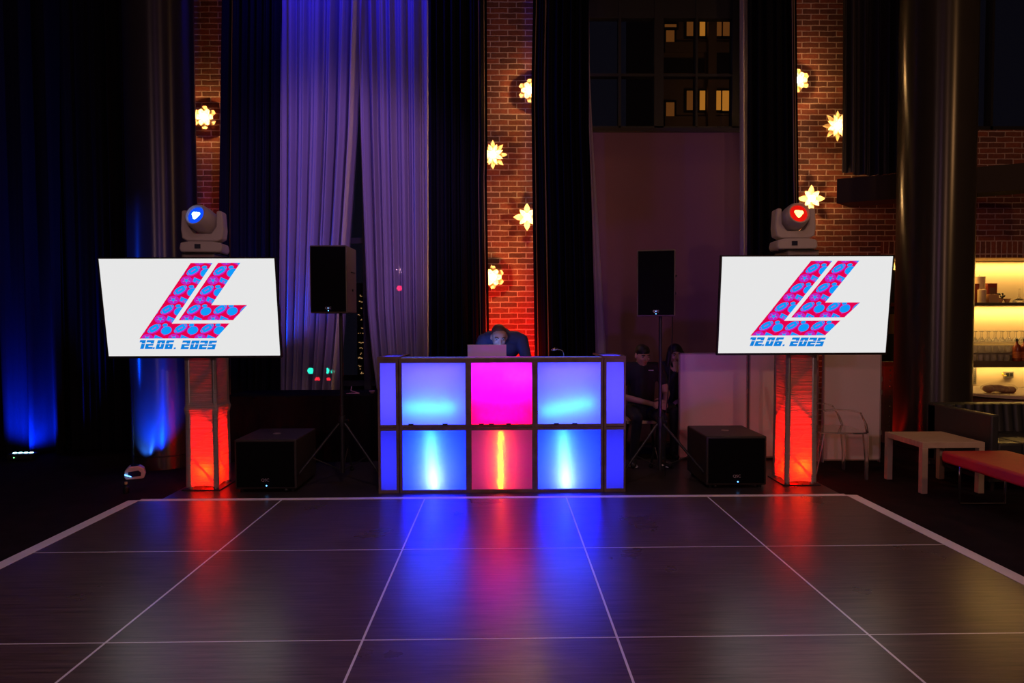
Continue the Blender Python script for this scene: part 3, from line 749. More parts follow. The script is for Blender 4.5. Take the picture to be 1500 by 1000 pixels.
# equipment table behind the ledge
MB().bb(bX(590), bX(880), DEP-.26, DEP+.22, TBZ-.03, TBZ).build('work_shelf', M['black'], db, bevel=.003)
def bl_(name, px, py, dy, col, e, r=.02): return point(name, (bX(px), dy, at(735, py, YF).z), col, e, r, db)
PUR = (.13, .09, 1)
K = 1.0
def bar(px, py, dy, col, e, wx_, wz_):
    a = area('cell_light', (bX(px), dy, bZ(py)), (bX(px), -5, bZ(py)), col, e, wx_, wz_, db); return a
for px in (635, 834):
    # upper cells: purple-blue wash + elongated cyan pool
    bar(px, 580, .36, (.034, .027, 1), 14.0, .5, .5)
    for k in range(-3, 4): bl_('cell_light', px-6+k*10.5+(4 if px > 700 else 0), 597-(k*1.9 if px > 700 else 0), .085, (.004, .24, 1), .38, .012)
    # lower cells: tall streak rising from the floor
    bar(px, 675, .36, (.0, .002, 1), 30.0, .5, .5)
    ps = px-5 if px < 700 else px-9
    for k, py in enumerate((636, 646, 656, 666, 676, 686, 695, 703, 711)):
        bl_('cell_light', ps+k*.6, py, .074, (.02+.012*k, .19, 1), .44+.06*k, .012)
bar(735, 552, .16, (.50, .0, 1.0), 4.0, .5, .06); bar(735, 611, .10, (1, .0, .01), 12, .45, .03)
bar(735, 675, .36, (.22, .0, .26), 1.5, .5, .5)
for k in range(13):
    bl_('cell_light', 733+1.8*math.sin(k*2.1), 636+k*6.5, .033, (1, .20, .0), .17, .004)
    if k % 3 == 0: bl_('cell_light', 734, 640+k*6.0, .07, (1, .0, .0), .60, .02)
for px in (568, 901):
    bar(px, 580, .36, (.05, .04, 1), 3.2, .12, .5); bar(px, 675, .36, (.03, .03, 1), 1.8, .12, .5)
# ================================================================== LAPTOP, LAMP
lp = thing('laptop', 'silver laptop on the glowing booth, lid facing the dance floor', 'laptop', (at(713.5, 520, 5.86).x, 5.86, TBZ+.001))
lw = .355; lh = (at(713, 505, 5.8).z-TBZ-.014)/.975
MB().bb(-lw/2, lw/2, .0, .24, 0, .014).build('laptop_base', M['laptop'], lp, bevel=.004)
lid = MB().box((0, -.03, .014+lh/2*.985), (lw, .007, lh), Matrix.Rotation(R(13), 3, 'X')).build('laptop_lid', M['laptop'], lp, bevel=.003)
scr = MB().box((0, -.0255, .014+lh/2*.985), (lw-.02, .002, lh-.02), Matrix.Rotation(R(13), 3, 'X')).build('laptop_screen', em('laptop_glow', (.12, .25, 1), 7), lid)
kb = MB()
for i in range(12):
    for j in range(5): kb.box((-.14+i*.0255, .06+j*.024, .0155), (.021, .019, .002))
kb.build('keyboard', M['black'], lp)
ic = MB()
Rl = Matrix.Rotation(R(13), 3, 'X')
def ip(u, v): return Rl @ Vector((u, -.0045, v))+Vector((0, -.03, .014+lh/2*.985+.01))
for poly in (ell(-.008, -.002, .013, .018, 0, 14), ell(.008, -.002, .013, .018, 0, 14), ell(.005, .024, .007, .003, 50, 8)):
    ic.b.faces.new([ic.b.verts.new(ip(u, v)) for u, v in poly])
ic.build('lid_emblem', M['black'], lid, recalc=False)['label'] = 'dark fruit-shaped emblem'
gl_ = thing('gooseneck_lamp', 'small gooseneck lamp standing on the right of the booth top', 'lamp', (at(826, 524, 5.8).x, 5.8, TBZ+.001))
zt_ = at(826, 513, 5.8).z-TBZ
pts = [(0, 0, .012), (0, 0, zt_*.5), (-.002, 0, zt_*.8), (-.012, 0, zt_*.97), (-.035, 0, zt_*1.05), (-.06, -.005, zt_*1.06)]
MB().tube(pts, .0042, 8).build('gooseneck', M['chrome'], gl_, True)
MB().lathe([(.035, 0), (.035, .01), (.01, .016)], n=20).build('lamp_base', M['black'], gl_, True)
MB().sph((-.085, -.01, zt_*1.06), (.036, .022, .014), 8, Matrix.Rotation(R(-14), 3, 'Y')).build('lamp_shade', M['chrome'], gl_, True)
# ================================================================== SPEAKERS
def badge(parent, x, z, y, s=1, led=True):
    text_mesh('badge', 'QSC', .028*s, M['badge'], parent, (x, y-.003, z))
    if led: MB().sph((x, y-.004, z-.0), .003, 6).build('power_led', M['blue_led'], parent)
def speaker(label, loc, rz, w_=.36, h=.60, d=.34, pitch=0):
    t = thing('loudspeaker', label, 'speaker', loc, rz)
    m = MB()
    pl_ = [(-w_/2, 0), (w_/2, 0), (w_/2, d*.9), (w_/2*.9, d), (-w_/2*.9, d), (-w_/2, d*.9)]
    m.prism(pl_, h, lambda u, v, ww: Vector((u, v-d/2, ww))); m.build('cabinet', M['spk'], t, False, .012)
    g = MB(); g.grid(lambda u, v: Vector(((u-.5)*(w_-.03), -d/2-.004-.010*math.sin(u*math.pi), .015+(h-.03)*v)), 10, 4); g.bb(-w_/2+.012, w_/2-.012, -d/2-.003, -d/2+.01, .012, h-.012)
    g.build('grille', M['grille'], t, 'all')
    badge(t, 0, .045, -d/2-.016)
    MB().sph((.0, -d/2-.018, .022), .004, 6).build('power_led', M['blue_led'], t)
    hb = MB(); hb.tube([(w_/2+.004, -.05, h*.62), (w_/2+.012, -.03, h*.62), (w_/2+.012, .05, h*.62), (w_/2+.0, .07, h*.62)], .006, 6); hb.lathe([(.012, 0), (.012, .01)], (w_/2, 0, h*.35), 12, Matrix.Rotation(R(90), 3, 'Y')); hb.build('side_fitting', M['black'], t)
    return t
def stand(label, loc, rz, hub, top, spread=.52):
    t = thing('speaker_stand', label, 'speaker stand', loc, rz)
    MB().tube([(0, 0, .10), (0, 0, hub+.15)], .019, 14).build('lower_pole', M['metal_black'], t, True)
    MB().tube([(0, 0, hub+.1), (0, 0, top)], .0165, 14).build('upper_pole', M['metal_black'], t, True)
    MB().lathe([(.028, hub-.06), (.034, hub-.03), (.034, hub+.03), (.028, hub+.05)], n=16).build('hub_collar', M['black'], t, True)
    MB().tube([(0, 0, hub), (.06, -.03, hub+.01)], [.006, .012], 8).build('clamp_knob', M['black'], t)
    for a in (-150, -30, 90):
        c, s = math.cos(R(a)), math.sin(R(a))
        l = MB(); l.tube([(.03*c, .03*s, hub-.02), (spread*c, spread*s, .022)], .012, 10); lg = l.build('leg', M['metal_black'], t, True)
        MB().tube([(.0, .0, .12), (spread*.55*c, spread*.55*s, .022+(hub-.02)*(1-.55))], .006, 8).build('brace', M['metal_black'], lg)
        MB().sph((spread*c, spread*s, .022), .022, 8).build('rubber_foot', M['black'], lg, True)
    return t
sp = at(499, 500, 5.95); zt1 = at(487, 459, 5.95).z
stand('black tripod stand under the left loudspeaker, left of the booth', (sp.x, 5.97, 0), R(4), at(500, 617, 5.95).z, zt1+.03)
zs = at(480, 458.5, 5.8).z
speaker('black loudspeaker left of the booth, brown light on its side', (at(479, 400, 5.8).x+.02, 5.97, zs+.0), 0, .335, .61, .40)
sp2 = at(968, 500, 5.98)
stand('black tripod stand under the right loudspeaker, right of the booth', (sp2.x, 6.0, 0), R(-4), at(968, 618, 5.98).z, at(966, 463, 5.9).z+.03)
speaker('black loudspeaker right of the booth, in front of the plum wall', (at(965, 415, 5.9).x, 6.0, at(966, 463, 5.84).z), R(-14), .345, .61, .33)
cb = MB().tube([at(985, 462, 6.12), at(985, 490, 6.12), at(983, 520, 6.12), at(980, 560, 6.1), at(976, 600, 6.08), at(973, 640, 6.05), gr(974, 700)+Vector((0, 0, .02))], .005, 6)
tag(cb.build('speaker_cable', M['black'], loc=gr(974, 700)), 'black cable hanging behind the right loudspeaker stand', 'cable')
def sub(label, loc, rz, w_=.55, h=.475, d=.60):
    t = thing('subwoofer', label, 'speaker', loc, rz)
    MB().bb(-w_/2, w_/2, -d/2, d/2, .03, h).build('cabinet', M['cab'], t, bevel=.012)
    MB().bb(-w_/2+.02, w_/2-.02, -d/2-.008, -d/2+.004, .05, h-.02).build('grille', M['grille'], t, bevel=.004)
    MB().lathe([(.035, h), (.035, h+.004), (.018, h+.004), (.018, h+.001)], (0, 0, 0), 20).build('pole_socket', M['steel'], t)
    for sx in (-1, 1):
        for sy in (-1, 1): MB().lathe([(.02, 0), (.025, .032)], (sx*(w_/2-.05), sy*(d/2-.05), 0), 12).build('rubber_foot', M['black'], t)
    badge(t, .0, .115, -d/2-.008, 1.3, False)
    MB().sph((.01, -d/2-.010, .065), .006, 6).build('power_led', M['blue_led'], t)
    return t
s1 = at(389, 690, 5.66); sub('black subwoofer box on the floor beside the left glowing stand', (s1.x, 5.66+.30, 0), 0)
s2 = at(1080, 690, 5.66); sub('black subwoofer box on the floor beside the right glowing stand', (s2.x, 5.68+.30, 0), 0)
# ================================================================== UPLIGHTS
def par_row(label, loc, rz):
    t = thing('floor_uplight', label, 'uplight', loc, rz)
    MB().bb(-.13, .13, -.06, .06, .012, .075).build('housing', M['black'], t, bevel=.01)
    lens = MB()
    for k in range(4): lens.lathe([(.022, .076), (.016, .082), (.0, .083)], (-.085+k*.056, .015, 0), 12)
    lens.build('lens', M['blue_hot'], t)
    MB().sph((-.05, -.062, .04), .006, 6).build('status_led', M['green_led'], t)
    f = MB(); f.bb(-.12, -.10, -.06, .06, 0, .012); f.bb(.10, .12, -.06, .06, 0, .012); f.build('rubber_foot', M['black'], t)
    return t
u1 = gr(38, 672); par_row('low black uplight shining blue up the far left drape', (u1.x, u1.y-.05, 0), R(6))
spot('uplight_beam', (u1.x+.02, u1.y-.04, .095), (u1.x-.05, 7.40, .42), (.0, .02, 1), 700, 110, .9, .04)
spot('uplight_beam', (u1.x+.1, u1.y-.3, .10), (u1.x+1.0, 7.5, 3.0), (.0, .02, 1), 160, 60, 1, .04)
u2 = gr(194, 702); wu = thing('battery_uplight', 'white battery uplight lying on the carpet in front of the left column', 'uplight', (u2.x, u2.y+.05, 0), R(25))
hz = MB(); hz.prism([(-.075, .0), (.075, 0), (.09, .04), (.075, .10), (.04, .125), (-.05, .125), (-.085, .085), (-.09, .03)], .10, lambda u, v, w_: Vector((u, -.05+w_, v)))
hz.build('housing', M['white_pl'], wu, bevel=.008)
MB().prism([(-.055, .028), (.05, .028), (.055, .06), (.03, .085), (-.055, .075)], .006, lambda u, v, w_: Vector((u, -.058+w_, v))).build('control_panel', M['dark_lcd'], wu)
MB().tube([(-.085, -.062, .055), (-.03, -.064, .03)], .004, 6).build('blue_strip', M['blue_led'], wu)
MB().lathe([(.04, .126), (.035, .13), (.0, .131)], (0, 0, 0), 16).build('lens', M['dark_lcd'], wu)
spot('uplight_beam', (u2.x+.12, u2.y+.16, .10), (cl.x-.02, 6.55, .70), (.0, .03, 1), 520, 80, 1, .04)
spot('uplight_beam', (cl.x-.06, 6.44, .10), (cl.x-.05, 6.56, .35), (.02, .14, 1), 45.0, 80, 1, .02)
u3 = gr(185, 722); cp = thing('small_bottle', 'tiny dark bottle on the carpet near the dance floor corner', 'bottle', u3)
MB().lathe([(.022, 0), (.024, .005), (.024, .05), (.010, .065), (.010, .08)], n=16).build('bottle_body', M['black'], cp, True)
MB().lathe([(.012, .08), (.012, .10)], n=12).build('cap', M['label'], cp)
# ================================================================== SCONCES
def petal(mb, a, L_, W_, z0, tilt, pointed, cup=.03):
    ca, sa = math.cos(a), math.sin(a)
    def f(u, v):
        r = .015+L_*v
        if pointed: wv = W_*math.sin(math.pi*min(1, v*.93+.07))**.8*(1-v*.25)
        else: wv = W_*(math.sin(math.pi*min(.97, v*.78+.12))**.5)
        x = (u-.5)*2*wv
        dy = -(z0+tilt*r*.9+cup*(abs(u-.5)*2)**2*.5*math.sin(v*math.pi))
        return Vector((ca*r-sa*x, dy, sa*r+ca*x))
    mb.grid(f, 8, 10)
def sconce(px, py, dia, kind, label, yw_=YW):
    p = at(px, py, YW-.06)
    t = thing('flower_sconce', label, 'wall lamp', (p.x, YW, p.z), 0)
    MB().lathe([(.045, 0), (.045, .02), (.02, .03), (.02, .05)], n=20, rot=Matrix.Rotation(R(90), 3, 'X')).build('wall_plate', M['brass'], t, True)
    n, W_, pt = {'round': (6, .041, False), 'star8': (8, .026, True), 'star4': (4, .036, True)}[kind]
    off = math.pi/2
    mats = M['petal']
    for k in range(n):
        m = MB(); petal(m, off+k*2*math.pi/n, dia/2, W_*dia/.26, .03, .25, pt); o = m.build('petal', mats, t, 'all', recalc=False)
    for k in range(n):
        m = MB(); petal(m, off+(k+.5)*2*math.pi/n, dia/2*.72, W_*dia/.26*.8, .045, .35, pt); o = m.build('petal', mats, t, 'all', recalc=False)
    MB().sph((0, -.085, 0), .038, 10).build('bulb', M['bulb'], t, True)
    point('sconce_light', (0, -.11, 0), (1, .50, .16), 34, .03, t)
    return t
sconce(300, 172, .25, 'round', 'round-petalled flower lamp on the narrow left brick pier')
sconce(776, 133, .25, 'round', 'half-hidden round-petalled lamp, topmost on the middle brick pier')
sconce(722, 227, .33, 'star8', 'pointed-petalled lamp at the left edge of the middle brick pier')
sconce(772, 318, .31, 'star4', 'four-pointed lamp at the right edge of the middle brick pier')
sconce(722, 406, .25, 'round', 'round-petalled lamp, lowest on the middle brick pier')
sconce(1169, 118, .25, 'round', 'half-hidden round-petalled lamp, topmost on the right brick wall')
sconce(1226, 185, .35, 'star8', 'many-pointed lamp beside the short black drape on the right brick wall')
sconce(1188, 291, .31, 'star4', 'four-pointed lamp just above the right moving-head light')
# ================================================================== TABLES AND THINGS BEHIND
ta = at(345, 577, 7.2); tb = at(552, 577, 7.2)
tz = at(450, 578, 7.0).z
bt_ = thing('draped_table', 'long table under a black cloth behind the left loudspeaker', 'table', ((ta.x+tb.x)/2, 7.2, 0)); hw = (tb.x-ta.x)/2
def clothf(u, v):
    # perimeter path u, height v
    P = 2*(2*hw+.6); s = u*P
    if s < 2*hw: x, y, nx, ny = -hw+s, -.3, 0, -1
    elif s < 2*hw+.6: x, y, nx, ny = hw, -.3+(s-2*hw), 1, 0
    elif s < 4*hw+.6: x, y, nx, ny = hw-(s-2*hw-.6), .3, 0, 1
    else: x, y, nx, ny = -hw, .3-(s-4*hw-.6), -1, 0
    k = (1-v)*(.02+.018*math.sin(u*150)+.01*math.sin(u*67))
    return Vector((x+nx*k, y+ny*k, .01+(tz-.012)*v))
cm = MB().grid(clothf, 260, 8); cm.bb(-hw, hw, -.3, .3, tz-.03, tz)
cm.build('tablecloth', M['black_velvet'], bt_, 'all')
tl = MB()
for sx in (-1, 1):
    for sy in (-1, 1): tl.tube([(sx*(hw-.1), sy*.25, 0), (sx*(hw-.1), sy*.25, tz-.03)], .015, 8)
tl.build('leg', M['metal_black'], bt_)
c1 = at(513, 584, 7.05)
pts = [c1+Vector((math.sin(k*1.3)*.06+k*.004, math.cos(k*.9)*.03, .006+.016*abs(math.sin(k*.9)))) for k in range(16)]
pts += [at(514, 572, 7.1), at(515, 566, 7.15)]
for q in pts: q.z = max(q.z, tz+.008)
tag(MB().tube(pts, .005, 6).build('coiled_cable', M['pink'], loc=(c1.x, c1.y, tz)), 'pale pink coiled cable on the black-clothed table', 'cable')
c2 = at(545, 577, 7.1); pc = thing('small_bowl', 'small pale bowl on the right end of the black-clothed table', 'bowl', (c2.x, 7.1, tz))
MB().lathe([(.015, 0), (.02, .004), (.035, .03), (.032, .03), (.018, .008)], n=18).build('bowl_body', M['pink'], pc, True)
# white partitions
def part_panel(label, pxa, pxb, Y, ytop):
    a = at(pxa, ytop, Y); b = at(pxb, ytop, Y)
    t = thing('partition_panel', label, 'partition', ((a.x+b.x)/2, Y, 0)); h_ = a.z; hw_ = (b.x-a.x)/2
    MB().bb(-hw_+.006, hw_-.006, .004, .035, .03, h_-.008).build('panel_board', M['partition'], t, bevel=.002)
    f = MB(); f.bb(-hw_, -hw_+.014, 0, .04, .0, h_); f.bb(hw_-.014, hw_, 0, .04, .0, h_); f.bb(-hw_, hw_, 0, .04, h_-.014, h_); f.bb(-hw_, hw_, 0, .04, .02, .036)
    f.build('panel_frame', pm('partition_edge', (.40, .33, .34), .5), t, bevel=.002)
    hg = MB()
    for z in (h_*.25, h_*.62, h_*.74): hg.bb(hw_-.004, hw_+.006, -.006, .004, z, z+.05)
    hg.build('hinge', M['steel'], t)
part_panel('white partition panel nearest the seated woman', 995, 1095.5, 6.86, 517)
part_panel('white partition panel behind the right glowing stand', 1098, 1200, 6.86, 517)
part_panel('white partition panel behind the clear armchair', 1207, 1292, 6.70, 517)
# studded bar front, seen between screen and column
sb = at(1296, 650, 7.72); st_ = thing('studded_bar_front', 'studded brown leather bar front left of the right column', 'bar', (sb.x+.28, 7.75, 0))
hz_ = at(1305, 536, 7.72).z
MB().bb(-.28, .30, 0, .12, .0, hz_).build('leather_panel', M['leather'], st_, bevel=.01)
sm_ = MB()
for k in range(14):
    for xx in (-.21, .0, .21): sm_.sph((xx, -.004, .08+k*(hz_-.14)/13), .010, 5)
sm_.build('stud', M['chrome'], st_, True)
MB().bb(-.16, -.06, -.02, .0, hz_-.12, hz_-.07).build('latch', M['steel'], st_)
MB().bb(-.30, .32, -.03, .14, hz_+.0, hz_+.05).build('bar_cap', M['shelf'], st_)
# ================================================================== BAR NICHE
ND = .45
nb = MB(); nb.bb(nx0-.05, nx1+.05, YW+ND, YW+ND+.05, 0, nz1+.1); nb.bb(nx0-.05, nx0, YW+.02, YW+ND, 0, nz1); nb.bb(nx1, nx1+.05, YW+.02, YW+ND, 0, nz1)
nb.bb(nx0-.05, nx1+.05, YW+.12, YW+ND, nz1, nz1+.05)
struct(nb.build('wall_niche', M['niche']))
sz1 = at(1460, 443, YW+.05).z; sz2 = at(1460, 529, YW+.05).z; sz0 = at(1460, 572, YW+.05).z
for nm, z, th in (('upper', sz1, .04), ('lower', sz2, .075)):
    o = MB().bb(nx0, nx1, YW+.03, YW+ND, z-th, z).build('bar_shelf', M['shelf'], loc=(5.5, YW, z-th), bevel=.003)
    tag(o, 'dark %s shelf in the lit bar niche' % nm, 'shelf')
o = MB().bb(nx0+.5, nx1-.01, YW+.0, YW+ND-.005, sz0-.04, sz0).build('back_counter', M['shelf'], loc=(5.5, YW, sz0)); tag(o, 'low counter at the foot of the lit bar niche', 'counter')
o = MB().bb(nx0+.5, nx1-.01, YW+.02, YW+ND-.005, 0, sz0-.04).build('counter_cabinet', M['shelf'], loc=(5.5, YW, 0)); tag(o, 'dark cabinet under the bar niche counter', 'cabinet')
YEL = (1, .60, .16)
for z, e in ((nz1-.03, 24), (sz1-.045, 26), (sz2-.08, 12)):
    for xx in (4.9, 6.1, 7.2): area('shelf_strip', (xx, YW+ND-.10, z), (xx, YW+ND+.0, z-.6), YEL, e/3, 1.1, .03)
area('shelf_strip', (5.0, YW+.1, nz1-.02), (5.0, YW+.1, 0), YEL, 1, .8, .03)
YN = YW+.20
def nx(px): return at(px, 440, YN).x
# things on the upper shelf
def on(name, label, cat, px, z, y=YN): return thing(name, label, cat, (at(px, 440, y).x, y, z))
t = on('candle', 'tall thick cream candle on the upper bar shelf', 'candle', 1434, sz1, YN+.08)
MB().lathe([(.062, 0), (.064, .005), (.064, .34), (.055, .345)], n=28).build('wax', M['wax'], t, True); MB().tube([(0, 0, .34), (0, 0, .365)], .002, 5).build('wick', M['black'], t)
t = on('candle', 'shorter cream candle in front of the tall one on the upper shelf', 'candle', 1438, sz1, YN-.06)
MB().lathe([(.045, 0), (.046, .005), (.046, .165), (.038, .17)], n=28).build('wax', M['wax'], t, True); MB().tube([(0, 0, .165), (0, 0, .185)], .002, 5).build('wick', M['black'], t)
t = on('candle', 'square amber candle right of the short candle on the upper shelf', 'candle', 1452, sz1, YN-.05)
MB().bb(-.062, .062, -.05, .05, 0, .105).build('wax', M['wax2'], t, bevel=.004); MB().tube([(0, 0, .1), (0, 0, .12)], .002, 5).build('wick', M['black'], t)
t = on('gift_box', 'dark red box standing behind the jar on the upper shelf', 'box', 1425, sz1, YN+.06)
MB().bb(-.075, .055, -.03, .03, 0, .245).build('box_body', M['redbox'], t, bevel=.003); MB().bb(-.078, .058, -.033, .033, .19, .248).build('box_lid', M['redbox'], t, bevel=.003)
t = on('gift_box', 'red box standing behind the square candle on the upper shelf', 'box', 1451, sz1, YN+.09)
MB().bb(-.062, .062, -.03, .03, 0, .255).build('box_body', M['redbox'], t, bevel=.003); MB().bb(-.04, .04, -.033, -.030, .09, .2).build('box_label', M['leather'], t)
t = on('glass_jar', 'small glass jar with a dark lid at the left end of the upper shelf', 'jar', 1420, sz1, YN-.08)
MB().lathe([(.03, 0), (.042, .01), (.042, .07), (.03, .09), (.03, .095), (.026, .095), (.038, .068), (.038, .012)], n=20).build('jar_glass', M['glass'], t, True); MB().lathe([(.033, .095), (.033, .12), (.012, .13), (.016, .145), (.0, .155)], n=16).build('jar_lid', M['black'], t, True)
t = on('potted_plant', 'small dark potted plant right of the square candle', 'plant', 1465, sz1, YN-.04)
MB().lathe([(.022, 0), (.035, .055), (.03, .055), (.02, .01)], n=16).build('pot', M['wax2'], t, True)
pf = MB(); random.seed(5)
for k in range(26): pf.sph((random.uniform(-.04, .04), random.uniform(-.03, .03), random.uniform(.055, .12)), (.014, .01, .007), 4, Euler((random.random()*3, random.random()*3, 0)).to_matrix())
pf.build('foliage', M['plant'], t)
t = on('small_bowl', 'small amber bowl at the middle of the upper shelf', 'bowl', 1475, sz1, YN-.06)
MB().lathe([(.02, 0), (.022, .006), (.042, .05), (.038, .05), (.018, .012)], n=18).build('bowl_body', M['wax2'], t, True)
t = on('glass_decanter', 'low glass decanter with a thin neck on the upper shelf', 'decanter', 1493, sz1, YN)
MB().lathe([(.05, 0), (.07, .01), (.065, .035), (.02, .06), (.010, .09), (.010, .17), (.014, .18)], n=22).build('decanter_body', M['glass'], t, True)
# glasses on the lower shelf : rows
def glass_cocktail():
    t = thing('cocktail_glass', 'upturned cocktail glass in the rear rows of the lower bar shelf', 'glass', (0, 0, 0), 0, 'upturned cocktail glasses on the lower bar shelf')
    MB().lathe([(.040, 0), (.041, .002), (.006, .062), (.0045, .070), (.0045, .13), (.030, .142), (.031, .145), (.0, .150)], n=18).build('glass_body', M['gls'], t, True)
    return t
M['gls'] = pm('shelf_glass', (1, .95, .85), .06, trans=.75, ior=1.35)
g0 = glass_cocktail(); first = True
xs0 = at(1417, 480, YW+.3).x
for r, yy in enumerate((YW+.36, YW+.27)):
    for k in range(13):
        o = g0 if first else ctree(g0); first = False
        o.location = (xs0-.05+k*.090+.045*r, yy, sz2+.235-.0*r)
tr = MB().bb(xs0-.12, xs0+1.1, YW+.20, YW+.42, sz2+.218, sz2+.234)
tag(tr.build('glass_tray', M['gls'], loc=(xs0+.4, YW+.3, sz2+.218)), 'clear riser carrying the upturned cocktail glasses', 'tray')
def tumbler():
    t = thing('tumbler', 'short tumbler in the stacked front rows of the lower bar shelf', 'glass', (0, 0, 0), 0, 'tumblers on the lower bar shelf')
    MB().lathe([(.030, 0), (.032, .003), (.037, .085), (.034, .085), (.030, .012), (.0, .012)], n=16).build('glass_body', M['gls'], t, True)
    return t
g1 = tumbler(); first = True
for r, (yy, zz) in enumerate(((YW+.12, sz2+.002), (YW+.12, sz2+.108), (YW+.30, sz2+.002), (YW+.30, sz2+.108))):
    for k in range(13):
        o = g1 if first else ctree(g1); first = False
        o.location = (xs0-.05+k*.085+.02*r, yy, zz)
for yy, lb in ((YW+.12, 'front'), (YW+.30, 'rear')):
    tr = MB().bb(xs0-.12, xs0+1.1, yy-.05, yy+.05, sz2+.090, sz2+.106)
    tag(tr.build('glass_tray', M['steel'], loc=(xs0+.4, yy, sz2+.09)), 'thin tray between the %s two layers of tumblers' % lb, 'tray')
for i, (px, lb) in enumerate(((1490, 'dark red bottle with a black cap standing before the tumblers'), (1501, 'dark red bottle cut off by the right edge of the photo'))):
    t = thing('liquor_bottle', lb, 'bottle', (at(px, 500, YW+.05).x, YW+.055, sz2))
    MB().lathe([(.040, 0), (.044, .006), (.044, .17), (.036, .20), (.014, .225), (.013, .255)], n=22).build('bottle_body', M['amber'], t, True)
    MB().lathe([(.0445, .04), (.0448, .042), (.0448, .12), (.0445, .122)], n=22, cap=False).build('bottle_label', pm('bottle_label', (.45, .12, .03), .5, noise=.8, nscale=50), t, True)
    MB().lathe([(.015, .25), (.015, .285), (.0, .29)], n=14).build('cap', M['black'], t, True)
vg = thing('wall_vent', 'perforated metal vent on the niche wall beside the right column', 'vent', (at(1423, 548, YW+ND).x, YW+ND-.012, at(1423, 562, YW+ND).z))
MB().bb(-.06, .06, 0, .012, 0, .24).build('vent_plate', M['steel'], vg)
vh = MB()
for i in range(4):
    for j in range(8): vh.box((-.04+i*.026, -.001, .03+j*.026), (.016, .003, .007), Matrix.Rotation(R(35), 3, 'Y'))
vh.build('vent_slot', M['black'], vg)
so = thing('wall_socket', 'steel wall socket with a yellow tag on the niche wall', 'socket', (at(1476, 547, YW+ND).x, YW+ND-.03, at(1476, 553, YW+ND).z))
MB().bb(-.06, .06, 0, .03, 0, .085).build('socket_box', M['steel'], so, bevel=.004)
s_ = MB(); s_.bb(-.045, -.008, -.003, .0, .02, .065); s_.bb(.008, .045, -.003, 0, .02, .065); s_.build('socket_face', M['black'], so)
MB().tube([(-.05, -.008, .03), (-.09, -.02, .03), (-.11, -.02, .05), (-.10, -.02, .065)], .008, 6).build('yellow_plug', M['yellow'], so)
ap = thing('bar_fridge', 'dark appliance on the bar niche between right screen and column', 'fridge', (at(1312, 440, YW+.1).x+.05, YW+.1, sz2))
MB().bb(-.22, .16, 0, .28, 0, at(1310, 395, YW+.1).z-sz2).build('fridge_body', M['black'], ap, bevel=.006)
MB().bb(-.20, .14, -.012, 0, .35, .6).build('fridge_door', M['brass'], ap)
# round table
rt = thing('round_table', 'round wooden table behind the sofa, holding a wrapped loaf', 'table', (at(1475, 575, 7.25).x, 7.25, 0))
rz_ = at(1470, 573, 7.2).z
MB().lathe([(.50, rz_-.05), (.56, rz_-.035), (.56, rz_-.01), (.55, rz_)], n=64).build('table_top', M['birch'], rt, True)
MB().lathe([(.38, .0), (.42, .02), (.42, rz_-.05)], n=48).build('drum_base', wood('drum_wood', (.22, .10, .05), (.36, .18, .09), (8, 8, 1)), rt, True)
lo = thing('wrapped_loaf', 'brown bread loaf in a loose clear wrap on the round table', 'bread', (at(1463, 574, 7.05).x, 7.05, rz_))
lm = MB()
for k in range(6): lm.sph((-.12+k*.05, .012*math.sin(k*2), .045+.01*math.sin(k)), (.045, .07, .042), 8, Matrix.Rotation(.3*math.sin(k), 3, 'Z'))
lm.build('loaf', M['bread'], lo, True)
MB().sph((0, 0, .056), (.20, .11, .058), 12).build('clear_wrap', M['plastic_bag'], lo, True)
# ================================================================== LOUNGE FURNITURE
ct = thing('coffee_table', 'pale wooden square coffee table left of the sofa', 'table', (3.93, 5.735, 0))
MB().bb(-.275, .275, -.275, .275, .40, .45).build('tabletop', M['birch'], ct, bevel=.003)
for sx in (-1, 1):
    for sy in (-1, 1): MB().bb(sx*.275, sx*.225, sy*.275, sy*.225, 0, .40).build('leg', M['birch'], ct, bevel=.002)
bn = thing('red_bench', 'red upholstered bench on chrome legs at the right edge', 'bench', (3.93, 4.6, 0))
def bench(u, v): pass
bm_ = MB(); bm_.bb(-.28, .28, -.70, .62, .335, .43); bm_.build('seat_cushion', M['red_vinyl'], bn, True, .022, seg=4)
for yy in (-.5, .52):
    MB().tube([(-.19, yy, .34), (-.19, yy, .02), (-.185, yy, .012), (.185, yy, .012), (.19, yy, .02), (.19, yy, .34)], .009, 8).build('leg', M['chrome'], bn, True)
sf = thing('tufted_sofa', 'dark channel-tufted sofa behind the coffee table', 'sofa', (4.27, 5.9, 0))
sw = 2.2
ar = MB().bb(0, .075, -.42, .42, .12, .685); ar.build('armrest', M['sofa'], sf, True, .018, seg=3)
MB().bb(sw-.075, sw, -.42, .42, .12, .685).build('armrest', M['sofa'], sf, True, .018, seg=3)
bk = MB()
n_ = 22
for k in range(n_):
    x0 = .08+k*(sw-.16)/n_; bk.rings([[Vector((x0+(sw-.16)/n_*(.5+.5*math.cos(a)*1.0), .27-.03+.04*(-math.sin(a) if math.sin(a) > 0 else -math.sin(a)*.5)+(z-.4)*.12, z)) for a in [i*math.pi/5 for i in range(10)]] for z in (.12, .4, .60, .67, .69)])
bk.bb(.0, sw, .30, .42, .12, .69)
bk.build('backrest', M['sofa'], sf, True, .008)
sc_ = MB()
for k in range(9):
    x0 = .08+k*(sw-.16)/9; sc_.bb(x0+.003, x0+(sw-.16)/9-.003, -.40, .24, .28, .43)
sc_.build('seat_cushion', M['sofa'], sf, True, .02, seg=3)
MB().bb(.02, sw-.02, -.38, .40, .08, .28).build('sofa_frame', M['sofa'], sf, bevel=.01)
sl = MB()
